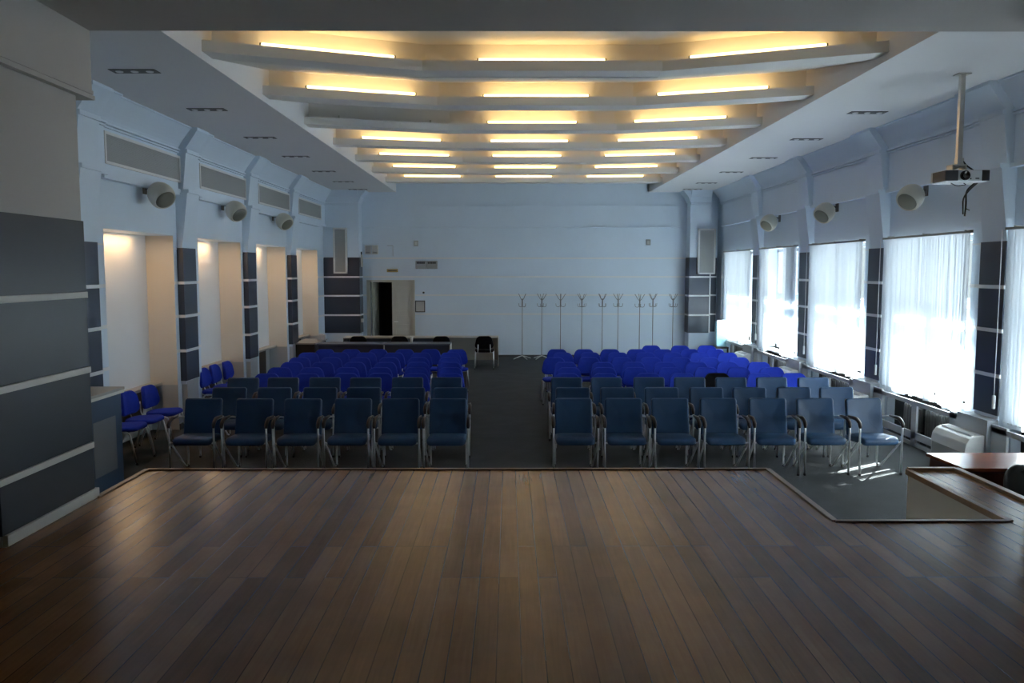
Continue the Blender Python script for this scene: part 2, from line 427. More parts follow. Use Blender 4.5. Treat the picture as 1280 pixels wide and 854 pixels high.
bm = B(); box(bm, -0.2, 5.0, YB-0.02, YB, 0, 0.06); box(bm, DX1+0.1, -0.2, YB-0.02, YB, 0, 0.06); struct('baseboard_back', bm, 'darkframe')

# corner columns on the back wall
def corner(x0, x1, side):
    m = lambda a, b, yy: (yy, 23.2 - a + 0.5, b)
    bm = B()
    prism(bm, [(0, 0), (0.50, 0), (0.50, 3.64), (0.53, 3.64), (0.53, 3.69), (0.50, 3.69), (0.50, 4.24), (0.53, 4.25), (0.53, 4.29), (0.51, 4.30), (0.55, 4.45), (0.68, ZS), (0, ZS)], x0, x1, m)
    xe = x1 if side < 0 else x0                       # flared inner edge
    d = 1 if side < 0 else -1
    prism(bm, [(xe, 4.30), (xe+d*0.02, 4.30), (xe+d*0.08, 4.45), (xe+d*0.22, ZS), (xe, ZS)], 23.15, YB, lambda a, b, yy: (a, yy, b))
    o = struct('wall_corner_' + ('left' if side < 0 else 'right'), bm, 'wall')
    bm = B(); bs = B()
    cuts = [0.72] + list(STR[::-1]) + [2.80]
    ex0, ex1 = (x0, x1+0.014) if side < 0 else (x0-0.014, x1+0.014)
    for i in range(4):
        z0 = cuts[i] + (0.022 if i else 0); z1 = cuts[i+1] - (0.022 if i < 3 else 0)
        box(bm, ex0, ex1, 23.186, YB, z0, z1)
        if side > 0: box(bm, x1, XR-0.02, YB-0.03, YB, z0, z1)
    for z in STR:
        box(bs, ex0, ex1+0.008 if side < 0 else ex1, 23.176, YB, z-0.022, z+0.022)
        if side > 0: box(bs, ex0-0.008, x0, 23.176, YB, z-0.022, z+0.022); box(bs, x1, XR-0.02, YB-0.04, YB, z-0.022, z+0.022)
    if side > 0: box(bs, x1-0.012, x1+0.02, 23.176, 23.2, 0.72, 2.80)
    struct('trim_corner_panels_' + ('left' if side < 0 else 'right'), bm, 'panel'); struct('trim_corner_bands_' + ('left' if side < 0 else 'right'), bs, 'strip')
corner(-5.1, -4.13, -1); corner(4.97, 5.53, 1)

# door_1 : frame, one leaf swung open into the dark passage, one closed leaf
bm = B()
box(bm, DX0-0.10, DX0, YB-0.03, YB+0.28, 0, DZ+0.06); box(bm, DX1, DX1+0.05, YB-0.03, YB+0.28, 0, DZ+0.06); box(bm, DX0-0.10, DX1+0.05, YB-0.03, YB+0.28, DZ, DZ+0.06)
dframe = struct('door_1', bm, 'door')
def leaf(bm, w, h):
    box(bm, 0, w, -0.02, 0.02, 0.01, h, bev=0.003)
    for z0, z1 in ((0.12, 0.80), (0.90, 1.18), (1.28, h-0.14)):
        for a, b, c, d in ((0.09, w-0.09, z0, z0+0.025), (0.09, w-0.09, z1-0.025, z1), (0.09, 0.115, z0, z1), (w-0.115, w-0.09, z0, z1)):
            box(bm, a, b, -0.034, -0.018, c, d, bev=0.003)
        box(bm, 0.13, w-0.13, -0.028, -0.018, z0+0.04, z1-0.04, bev=0.004)
mid = -3.305
bm = B(); leaf(bm, DX1-mid, DZ); o = obj('leaf', bm, 'door', dframe); o.location = (mid, YB+0.05, 0)
bm = B(); tube(bm, fillet([(0.06,-0.02,1.0), (0.06,-0.07,1.0), (0.17,-0.07,1.0)], 0.02), 0.009); obj('door_handle', bm, 'chrome', o)
bm = B(); leaf(bm, 0.6, DZ); o = obj('leaf', bm, 'door', dframe); o.location = (DX0+0.03, YB+0.10, 0); o.rotation_euler = (0, 0, math.radians(82))
bm = B()
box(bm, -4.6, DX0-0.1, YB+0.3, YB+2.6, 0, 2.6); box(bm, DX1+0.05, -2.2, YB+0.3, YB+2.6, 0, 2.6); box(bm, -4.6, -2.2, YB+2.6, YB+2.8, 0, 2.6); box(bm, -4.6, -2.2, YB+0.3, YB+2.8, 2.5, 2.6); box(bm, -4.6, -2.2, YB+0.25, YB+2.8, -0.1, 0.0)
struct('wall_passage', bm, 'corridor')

# ------------------------------------------------------------------ ceiling
bm = B()
box(bm, XL-0.5, CL-0.1, Y0, YB+0.3, ZS, ZS+0.1); box(bm, CR+0.1, XR+0.5, Y0, YB+0.3, ZS, ZS+0.1)
box(bm, CL-0.1, CL, Y0, YB+0.3, ZS, 5.4); box(bm, CR, CR+0.1, Y0, YB+0.3, ZS, 5.4)
box(bm, CL-0.1, CR+0.1, Y0, YB+0.3, 5.4, 5.5)
struct('ceiling', bm, 'ceil')
ROWC = [9.70, 11.69, 13.78, 15.78, 17.83, 19.82, 21.83]
BEND = [0.86, 0.72, 0.62, 0.52, 0.42, 0.30, 0.20]
JL, JR = -0.98, 1.73
ZL = 4.70
def rowpath(i, off=0.0):
    c, b = ROWC[i]+off, BEND[i]
    return [(CL, c-b), (JL, c), (JR, c), (CR, c-b)]
for i in range(7):
    bm = B()
    P = rowpath(i); Q = rowpath(i, 0.035); R = rowpath(i, 0.30)
    nxt = rowpath(i+1, 0.30) if i < 6 else [(CL, YB), (JL, YB), (JR, YB), (CR, YB)]
    zn = 5.07 if i < 6 else 4.86
    for k in range(3):
        # lip, trough floor, back board, sloping panel to the next row (all with thickness)
        dz = 0.004 if k == 1 else 0.0
        for (A, C, z0, z1) in ((P, Q, ZL+dz, ZL+0.115+dz), (Q, R, ZL+dz, ZL+0.02), (R, rowpath(i, 0.32), ZL, 5.09)):
            v = [(A[k][0], A[k][1], z0), (A[k+1][0], A[k+1][1], z0), (C[k+1][0], C[k+1][1], z0), (C[k][0], C[k][1], z0)]
            vs = [bm.verts.new(p) for p in v] + [bm.verts.new((p[0], p[1], z1)) for p in v]
            for q in ((0,1,2,3), (7,6,5,4), (0,4,5,1), (1,5,6,2), (2,6,7,3), (3,7,4,0)): bm.faces.new([vs[j] for j in q])
        v = [(R[k][0], R[k][1], ZL), (R[k+1][0], R[k+1][1], ZL), (nxt[k+1][0], nxt[k+1][1], zn), (nxt[k][0], nxt[k][1], zn)]
        vs = [bm.verts.new(p) for p in v] + [bm.verts.new((p[0], p[1], p[2]+0.03)) for p in v]
        for q in ((0,1,2,3), (7,6,5,4), (0,4,5,1), (1,5,6,2), (2,6,7,3), (3,7,4,0)): bm.faces.new([vs[j] for j in q])
    struct('ceiling_step_%d' % (i+1), bm, 'slat')
bm = B()
R = rowpath(0, 0.30)
for k in range(3):
    v = [(R[k][0], Y0, 4.80), (R[k+1][0], Y0, 4.80), (R[k+1][0], R[k+1][1], 5.07), (R[k][0], R[k][1], 5.07)]
    vs = [bm.verts.new(p) for p in v] + [bm.verts.new((p[0], p[1], p[2]+0.03)) for p in v]
    for q in ((0,1,2,3), (7,6,5,4), (0,4,5,1), (1,5,6,2), (2,6,7,3), (3,7,4,0)): bm.faces.new([vs[j] for j in q])
struct('ceiling_step_8', bm, 'slat')

# fluorescent lamps on the steps
TL = 1.45
def lamp(loc, ang, label, lit):
    t = thing('tube_light', label, 'ceiling light', loc, ang, 'warm tube lights on the stepped ceiling')
    bm = B(); box(bm, -TL/2-0.03, TL/2+0.03, -0.02, 0.03, -0.045, -0.005, bev=0.004); obj('batten', bm, 'white', t)
    for sx in (-1, 1):
        bm = B(); box(bm, sx*(TL/2+0.005)-0.012, sx*(TL/2+0.005)+0.012, -0.016, 0.016, -0.02, 0.034, bev=0.003); obj('lamp_holder', bm, 'darkframe' if lit else 'spk', t)
    if lit:
        bm = B(); tube(bm, [(-TL/2, 0, 0.018), (TL/2, 0, 0.018)], 0.019, 10); obj('tube', bm, 'tube', t)
    bm = B(); tube(bm, fillet([(-TL/2-0.03, 0.0, -0.03), (-TL/2-0.15, 0.01, -0.045), (-TL/2-0.35, 0.0, -0.035)], 0.05), 0.006, 5); obj('cable', bm, 'blackpl', t)
for i in range(7):
    c, b = ROWC[i], BEND[i]
    rowname = ORD[i]
    z = ZL + 0.150
    w = JL - CL
    angL = math.atan2(b, w)
    for side, nm in ((-1, 'left'), (0, 'middle'), (1, 'right')):
        lit = not (i == 2 and side == -1)
        lab = ('glowing warm tube, %s one in the %s ceiling step from the stage' if lit else 'dark empty light batten, %s one in the %s ceiling step from the stage') % (nm, rowname)
        off = 0.19
        if side == 0: loc = (0.375, c+off, z); a = 0
        else:
            f = 0.54
            x = CL + 0.0 + w*f if side < 0 else CR - w*f
            loc = (x, c - b*(1-f) + off, z); a = angL if side < 0 else -angL
        lamp(loc, a, lab, lit)

# recessed spot trays in the side soffits
def spot(x, y, label):
    t = thing('ceiling_spot', label, 'ceiling light', (x, y, ZS), 0, 'recessed triple spots in the soffits')
    bm = B(); box(bm, -0.25, 0.25, -0.09, 0.09, -0.006, 0.0); obj('tray', bm, 'blackpl', t)
    for k in (-1, 0, 1):
        bm = B(); lathe(bm, [(0.034, -0.014), (0.040, -0.010), (0.042, -0.006), (0.02, -0.006)], 14, cx=k*0.165); obj('spot_lamp', bm, 'white', t)
LSP = [9.36, 11.56, 13.99, 16.29, 18.73, 20.9, 22.9]
RSP = [11.75, 14.12, 16.48, 18.85, 21.2, 22.8]
for k, y in enumerate(LSP): spot(-4.07, y, 'black triple spot tray in the left soffit, %s from the stage' % ORD[k])
for k, y in enumerate(RSP): spot(4.92, y, 'black triple spot tray in the right soffit, %s beyond the projector' % ORD[k])

# ------------------------------------------------------------------ stage
SL, SR = -2.81, 3.46
NL, NR, NY = 2.01, 3.09, 5.06
SF = 6.42
bm = B()
poly = [(-6, -6), (6.4, -6), (6.4, 4.59), (SR, 4.59), (SR, SF-0.03), (NR, SF-0.03), (NR, NY), (NL, NY), (NL, SF), (SL, SF), (SL, 4.59), (-6, 4.59)]
top = [bm.verts.new((x, y, ST)) for x, y in poly]; bot = [bm.verts.new((x, y, 0.001)) for x, y in poly]
f = bm.faces.new(top); f.material_index = 0
n = len(poly)
for i in range(n):
    f = bm.faces.new((top[i], bot[i], bot[(i+1) % n], top[(i+1) % n])); f.material_index = 1
bm.faces.new(bot[::-1]).material_index = 1
struct('floor_stage', bm, ['boards', 'stageside'])
def rail(bm, x0, y0, x1, y1, w=0.040, h=0.010, dr=0.03):
    box(bm, min(x0, x1)-(w/2 if x0 == x1 else 0), max(x0, x1)+(w/2 if x0 == x1 else 0), min(y0, y1)-(w/2 if y0 == y1 else 0), max(y0, y1)+(w/2 if y0 == y1 else 0), ST-dr, ST+h, bev=0.003)
bm = B(); rail(bm, SL, 5.62, SL, SF); rail(bm, SL, SF, NL, SF); rail(bm, NL, NY, NL, SF, 0.04); rail(bm, NL, NY, NR, NY, 0.035)
struct('trim_stage_edge', bm, 'trimwood')
bm = B(); rail(bm, NR, NY, NR, SF-0.03, 0.045, 0.010, 0.032); rail(bm, NR, SF-0.03, SR, SF-0.03, 0.04, 0.022); rail(bm, SR, 4.6, SR, SF-0.03, 0.05, 0.022)
struct('trim_stage_wing', bm, 'edgepale')

# stage house: piers, beam, dark back
def pier(x0, x1, name):
    bm = B(); box(bm, x0, x1, 4.59, 5.62, 0, 4.06)
    return struct(name, bm, 'stagewall')
PX = -2.835
pier(-6.2, PX, 'wall_pier_left'); pier(3.53, 6.6, 'wall_pier_right')
bm = B()
cuts = [(0.985, 1.265), (1.31, 1.78), (1.822, 2.284), (2.322, 2.79)]
for a, b in cuts: box(bm, PX-0.3, PX+0.012, 4.578, 5.628, a, b, bev=0.002)
struct('trim_pier_panels', bm, 'pierpanel')
bm = B()
for z in (1.287, 1.801, 2.303): box(bm, PX-0.3, PX+0.018, 4.572, 5.634, z-0.021, z+0.019, bev=0.002)
struct('trim_pier_bands', bm, 'pierstrip')
bm = B(); box(bm, PX-0.1, PX+0.03, 4.60, 5.655, ST, ST+0.065, bev=0.004); struct('baseboard_pier', bm, 'pierstrip')
bm = B()
box(bm, -6.2, 6.6, 4.3, Y0, 4.058, 5.5)
for (x0, x1) in ((-6.2, -2.80), (3.50, 6.6)):
    box(bm, x0, x1, 4.4, Y0, 3.63, 4.06); box(bm, x0, x1+0.012 if x0 < 0 else x1, 4.4, Y0+0.012, 3.605, 3.632); box(bm, x0, x1+0.006 if x0 < 0 else x1, 4.4, Y0+0.006, 3.64, 3.665)
struct('wall_stage_beam', bm, 'stagewall')
bm = B()
box(bm, -6.2, -6.0, -6, 4.6, 0, 5.5); box(bm, 6.4, 6.6, -6, 4.6, 0, 5.5); box(bm, -6.2, 6.6, -6.2, -6, 0, 5.5)
struct('wall_stage', bm, 'stagewall')
bm = B(); box(bm, -6.2, 6.6, -6.2, 4.6, 5.3, 5.5); struct('ceiling_stage', bm, 'stagewall')
bm = B(); box(bm, -6.2, -5.5, 5.0, Y0+0.3, 0, 5.5); box(bm, 6.3, 6.6, 5.0, Y0+0.3, 0, 5.5); struct('wall_stage_returns', bm, 'stagewall')

# ------------------------------------------------------------------ windows and blinds
WINS = [(10.65-3.205, 12.85-3.205)] + BAYS
ZW0, ZW1 = 0.70, 2.93
for k, (a, b) in enumerate(WINS):
    bm = B()
    t0, t1 = -0.36, -0.28
    fr = 0.07
    tb(bm, 1, t0, t1, a, a+fr, ZW0, ZW1); tb(bm, 1, t0, t1, b-fr, b, ZW0, ZW1)
    tb(bm, 1, t0, t1, a, b, ZW0, ZW0+fr); tb(bm, 1, t0, t1, a, b, ZW1-fr, ZW1)
    c = (a+b)/2
    tb(bm, 1, t0, t1, c-0.06, c+0.06, ZW0, ZW1); tb(bm, 1, t0-0.01, t1+0.01, a, b, 1.80, 1.95)
    w = struct('window_%d' % (k+1), bm, 'white')
    bm = B(); tb(bm, 1, -0.322, -0.318, a+fr, b-fr, ZW0+fr, ZW1-fr); obj('pane', bm, 'glass', w)
    bm = B(); tb(bm, 1, -0.28, 0.045, a, b, ZW0-0.03, ZW0); obj('sill', bm, 'white', w)

def blind(k, a, b, label, mode):
    t = thing('vertical_blind', label, 'blind', (XR-0.10, (a+b)/2, 0), 0, 'white vertical blinds on the window wall')
    y0, y1 = a-0.09, b+0.12
    cy = (a+b)/2
    bm = B(); box(bm, -0.02, 0.02, y0-cy-0.06, y1-cy, 2.925, 2.955, bev=0.004); obj('headrail', bm, 'lampgrey', t)
    for yy in (y0-cy+0.1, 0.0, y1-cy-0.15):
        bm = B(); box(bm, 0.0, 0.10, yy-0.012, yy+0.012, 2.94, 2.97); obj('bracket', bm, 'lampgrey', t)
    bm = B()
    rnd = random.Random(11+k)
    y = y0+0.03
    nz = 9
    while y < y1-0.02:
        ang = -math.radians(rnd.uniform(5, 24)); hw = 0.047
        closed = True; step = 0.074
        narrow = 1.0
        if mode == 'open':
            if y > b-0.55: pass
            elif y > a+0.62: y += 0.074; continue
            elif y > a+0.34: step = 0.074
            else: ang = math.radians(rnd.uniform(72, 86)); step = 0.03; 
        narrow = 0.25 if mode == 'gappy' and min(abs(y-q) for q in (11.29, 11.16, 10.90, 10.77)) < 0.037 else 1.0
        z0 = 0.635 + rnd.uniform(-0.012, 0.03) + (0.04*math.sin(y*2.3))
        sway = rnd.uniform(-0.008, 0.008)
        prev = None
        for iz in range(nz):
            fz = iz/(nz-1); z = z0 + (2.925-z0)*fz
            aa = ang + 0.10*math.sin(3*fz+y*7)*(1-fz)
            sw = sway*(1-fz)*2
            hh = hw*(narrow if z < 1.25 else 1.0); dy, dx = math.cos(aa)*hh, math.sin(aa)*hh
            cx = 0.006
            row = [bm.verts.new((dx*q + cx*(1-q*q), (y-cy)+sw+dy*q, z)) for q in (-1, -0.5, 0, 0.5, 1)]
            if prev:
                for j in range(4):
                    f = bm.faces.new((prev[j], prev[j+1], row[j+1], row[j])); f.smooth = True
            prev = row
        y += step
    o = obj('slats', bm, 'blind', t, fix=False)
    # bottom weights joined by a chain
    bm = B(); tube(bm, [(0.0, y0-cy+0.03, 0.70), (0.01, -0.4, 0.69), (0.0, y1-cy-0.05, 0.70)], 0.004, 5) if mode != 'open' else tube(bm, [(0, b-cy-0.5, 0.69), (0, y1-cy-0.03, 0.69)], 0.004, 5)
    obj('bottom_chain', bm, 'lampgrey', t)
    bm = B(); tube(bm, [(-0.03, y1-cy+0.03, 2.93), (-0.035, y1-cy+0.03, 0.95)], 0.005, 5); cd = obj('pull_cord', bm, 'strip', t)
    bm = B(); box(bm, -0.05, -0.02, y1-cy+0.012, y1-cy+0.048, 0.83, 0.99, bev=0.005); obj('cord_weight', bm, 'white', cd)
WL = ['white blind on the window beside the desk, cut by the right edge', 'closed white blind on the widest window, under the wall speaker beyond the projector',
      'closed white blind on the third window counted from the desk', 'half drawn white blind on the bright open window near the back', 'narrow closed blind on the window next to the back corner']
for k, (a, b) in enumerate(WINS): blind(k, a, b, WL[k], ['plain', 'gappy', 'plain', 'open', 'plain'][k])

# radiator enclosures under the windows, with radiators inside
for k, (a, b) in enumerate(WINS):
    a2, b2 = PIL[0]-3.205+PW+0.12 if k == 0 else PIL[k-1]+PW+0.12, (PIL[k]-0.05)
    bm = B()
    t0, t1 = 0.155, 0.185
    tb(bm, 1, t0, t1, a2, b2, 0.575, 0.635)
    tb(bm, 1, t0, t1, a2, a+0.02, 0.0, 0.66); tb(bm, 1, t0, t1, b-0.22, b2, 0.0, 0.66)
    c = a + 0.985
    tb(bm, 1, t0, t1, c-0.09, c+0.05, 0.0, 0.60)
    tb(bm, 1, t0, t1, a2, b2, 0.10, 0.20); tb(bm, 1, t0, t1, a2, b2, 0.0, 0.055)
    struct('trim_radiator_screen_%d' % (k+1), bm, 'dado')
    bm = B(); tb(bm, 1, -0.165, -0.12, a, b, 0.0, 0.60); struct('trim_radiator_recess_%d' % (k+1), bm, 'void')  # dark backing painted as the shade inside the recess
    for (u0, u1, nm) in ((a+0.12, c-0.12, 'nearer'), (c+0.08, c+0.50, 'farther')):
        t = thing('radiator', 'grey ribbed radiator in the %s opening under window %s' % (nm, ['by the desk', 'beside the front armchairs', 'third from the desk', 'with the open blind', 'at the back corner'][k]), 'radiator', (XR-0.05, (u0+u1)/2, 0), 0, 'radiators under the windows')
        nn = int((u1-u0)/0.075)
        for j in range(nn):
            yy = -(nn-1)*0.075/2 + j*0.075
            bm = B(); tube(bm, fillet([(-0.03, yy, 0.17), (-0.03, yy, 0.54), (0.05, yy, 0.54), (0.05, yy, 0.17)], 0.035, 4), 0.026, 6); obj('fin', bm, 'radiator', t)
        bm = B(); tube(bm, [(0.0, -(nn-1)*0.075/2-0.06, 0.50), (0.0, (nn-1)*0.075/2+0.06, 0.50)], 0.018, 6); tube(bm, [(0.0, -(nn-1)*0.075/2-0.06, 0.20), (0.0, (nn-1)*0.075/2+0.06, 0.20)], 0.018, 6); obj('pipe', bm, 'radiator', t)
        for yy in (-(nn-1)*0.075/2, (nn-1)*0.075/2):
            bm = B(); box(bm, -0.02, 0.04, yy-0.012, yy+0.012, 0.0, 0.17); obj('foot', bm, 'radiator', t)

# floor fan-coil units
def coil(y0, y1, label):
    t = thing('fan_coil_unit', label, 'air conditioner', (XR-0.24, (y0+y1)/2, 0), 0, 'floor air conditioners on the window wall')
    h = (y1-y0)/2
    pr = [(0.0, 0.03), (0.20, 0.03), (0.225, 0.06), (0.225, 0.34), (0.215, 0.41), (0.17, 0.475), (0.10, 0.505), (0.0, 0.515)]
    bm = B(); prism(bm, [(-a, z) for a, z in pr], -h, h, lambda a, z, y: (a, y, z))
    bmesh.ops.bevel(bm, geom=[e for e in bm.edges], offset=0.006, segments=2, affect='EDGES'); obj('body', bm, 'ac', t)
    bm = B(); prism(bm, [(-0.226, 0.09), (-0.231, 0.09), (-0.231, 0.30), (-0.226, 0.30)], -h+0.03, h-0.03, lambda a, z, y: (a, y, z)); obj('intake_panel', bm, 'lampgrey', t)
    bm = B()
    for q in range(7): box(bm, -0.13+q*0.015, -0.124+q*0.015, -h+0.06, h-0.06, 0.496+q*0.0015, 0.512)
    obj('outlet_grille', bm, 'white', t)
    bm = B(); box(bm, -0.20, -0.17, -h-0.004, -h+0.004, 0.20, 0.28); obj('badge', bm, 'blackpl', t)
    bm = B(); box(bm, -0.19, 0.0, -h+0.02, h-0.02, 0.0, 0.03); obj('plinth', bm, 'blackpl', t)
CN = ['cream floor air conditioner beside the cherry desk', 'cream floor air conditioner behind the end armchair of the front row', 'cream floor air conditioner under the dark pilaster beside the half drawn blind', 'cream floor air conditioner nearest the back corner']
for k in range(4): coil(PIL[k]-0.02, PIL[k]+0.78, CN[k])

# ------------------------------------------------------------------ wall grilles, speakers
def wall_grille(k, a, b):
    t = thing('wall_vent', 'grey grille panel high on the left wall, %s from the stage' % ORD[k], 'wall vent', (XL+0.075, (a+b)/2, 3.985), 0, 'grey grilles above the niches')
    h = (b-a)/2+0.05; bm = B()
    for (y0, y1, z0, z1) in ((-h, h, 0.165, 0.20), (-h, h, -0.20, -0.165), (-h, -h+0.04, -0.2, 0.2), (h-0.04, h, -0.2, 0.2)): box(bm, 0, 0.025, y0, y1, z0, z1)
    obj('frame', bm, 'white', t)
    bm = B(); box(bm, 0, 0.012, -h+0.04, h-0.04, -0.165, 0.165)
    for q in range(20):
        z = -0.157+q*0.0165; box(bm, 0.012, 0.017, -h+0.04, h-0.04, z, z+0.008)
    obj('grille', bm, 'grille', t)
for k, (a, b) in enumerate(BAYS): wall_grille(k, a-0.02, b+0.08)

def ball_speaker(x, y, z, s, label):
    """barrel shaped wall speaker whose cut face looks down into the hall and towards the stage"""
    t = thing('wall_speaker', label, 'speaker', (x, y, z), 0, 'cream ball speakers on the side walls')
    d = Vector((-s*0.66, -0.42, -0.62)).normalized()
    R = d.to_track_quat('Z', 'Y').to_matrix()
    f = lambda a, b, c: tuple(R @ Vector((a, b, c)))
    pr = [(0.03, -0.175), (0.085, -0.165), (0.125, -0.135), (0.157, -0.085), (0.174, -0.02), (0.176, 0.04), (0.166, 0.09), (0.150, 0.12), (0.140, 0.124), (0.134, 0.112), (0.02, 0.112)]
    bm = B(); lathe(bm, pr, 28, f=f); obj('body', bm, 'spk', t)
    bm = B(); lathe(bm, [(0.134, 0.110), (0.132, 0.118), (0.09, 0.130), (0.04, 0.136), (0.005, 0.137)], 28, f=f); obj('grille', bm, 'spkgrille', t)
    w = (XL if s < 0 else XR) - x
    bm = B(); tube(bm, fillet([(w*0.98, 0.10, 0.10), (w*0.45, 0.10, 0.12), (w*0.3, 0.06, 0.05), (0, 0.05, 0.02)], 0.05), 0.016, 6); box(bm, w-0.012*(-1 if s < 0 else 1), w, 0.04, 0.16, 0.02, 0.18); obj('bracket', bm, 'darkframe', t)
for k, (y, nm) in enumerate(((11.8, 'nearest the stage'), (15.0, 'in the middle'), (18.2, 'nearest the back wall'))):
    ball_speaker(-4.83, y, 3.50, -1, 'cream ball speaker on the left wall, %s' % nm)
    ball_speaker(5.59, y, 3.475, 1, 'cream ball speaker over the windows, %s' % nm)

def column_speaker(x0, x1, z0, z1, label):
    t = thing('column_speaker', label, 'speaker', ((x0+x1)/2, 23.18, (z0+z1)/2), 0, 'tall grille boxes on the back corner columns')
    w, h = (x1-x0)/2, (z1-z0)/2; bm = B()
    for (a, b, c, d) in ((-w, w, h-0.045, h), (-w, w, -h, -h+0.045), (-w, -w+0.045, -h, h), (w-0.045, w, -h, h)): box(bm, a, b, -0.09, 0, c, d)
    obj('frame', bm, 'white', t)
    bm = B(); box(bm, -w+0.045, w-0.045, -0.07, 0, -h+0.045, h-0.045)
    for q in range(40):
        z = -h+0.05+q*(2*h-0.1)/40; box(bm, -w+0.045, w-0.045, -0.076, -0.07, z, z+0.012)
    obj('grille', bm, 'grille', t)
column_speaker(-4.81, -4.435, 2.36, 3.605, 'tall grey grille box on the back column left of the door')
column_speaker(5.17, 5.65, 2.34, 3.585, 'tall grey grille box on the back column by the windows')

# ------------------------------------------------------------------ projector
t = thing('projector', 'silver projector on a metal ceiling pole with dangling black cables', 'projector', (5.0, 9.4, 3.48), 0)
bm = B(); box(bm, -0.025, 0.025, 0.04, 0.09, 0.21, ZS-3.48); box(bm, -0.07, 0.07, 0.0, 0.13, ZS-3.48-0.012, ZS-3.48); obj('pole', bm, 'galv', t)
bm = B(); box(bm, -0.10, 0.06, 0.0, 0.13, 0.125, 0.15, bev=0.004); box(bm, -0.03, 0.04, 0.03, 0.10, 0.15, 0.22); box(bm, -0.10, -0.08, 0.0, 0.13, 0.06, 0.14); box(bm, 0.04, 0.06, 0.0, 0.13, 0.06, 0.14)
for a in (-0.14, 0.1): tube(bm, [(0, 0.06, 0.13), (a, 0.02, 0.07)], 0.012, 6)
obj('mount', bm, 'galv', t)
bm = B(); box(bm, -0.24, 0.24, -0.13, 0.20, -0.055, 0.075, bev=0.014); bd = obj('body', bm, 'silver', t)
bm = B(); box(bm, -0.243, -0.10, -0.136, 0.15, -0.045, 0.068, bev=0.006)
for q in range(7): box(bm, -0.235, -0.11, -0.140, -0.134, -0.035+q*0.014, -0.028+q*0.014)
obj('vent', bm, 'darkframe', bd)
bm = B(); box(bm, 0.16, 0.243, -0.136, 0.15, -0.045, 0.072, bev=0.006); obj('side_cap', bm, 'blackpl', bd)
bm = B(); lathe(bm, [(0.052, 0.0), (0.052, 0.03), (0.042, 0.034), (0.038, 0.022), (0.005, 0.018)], 20, f=lambda a, b, c: (a-0.03, -0.125-c, b+0.012)); obj('lens', bm, 'lens', bd)
bm = B(); box(bm, 0.03, 0.045, -0.134, -0.128, -0.03, -0.015); box(bm, 0.09, 0.13, -0.134, -0.128, -0.025, -0.012); obj('sensor', bm, 'blackpl', bd)
bm = B()
tube(bm, fillet([(0.19, 0.0, -0.05), (0.10, -0.02, -0.12), (0.02, -0.02, -0.22), (0.04, 0.0, -0.40)], 0.08), 0.008, 6)
tube(bm, fillet([(0.17, 0.02, -0.05), (0.06, 0.0, -0.14), (0.07, 0.0, -0.28), (0.06, 0.0, -0.42)], 0.08), 0.010, 6)
tube(bm, fillet([(0.06, 0.0, -0.30), (0.07, 0.0, -0.34), (0.11, 0.0, -0.355)], 0.03), 0.006, 5)
tube(bm, fillet([(-0.12, 0.0, -0.05), (-0.05, 0.0, -0.09), (0.06, 0.0, -0.075), (0.03, 0.0, -0.055)], 0.06), 0.005, 5)
tube(bm, fillet([(0.02, 0.05, 0.22), (0.06, 0.02, 0.14), (0.14, 0.02, 0.09), (0.18, 0.05, 0.06)], 0.05), 0.009, 5)
obj('cable', bm, 'blackpl', t)

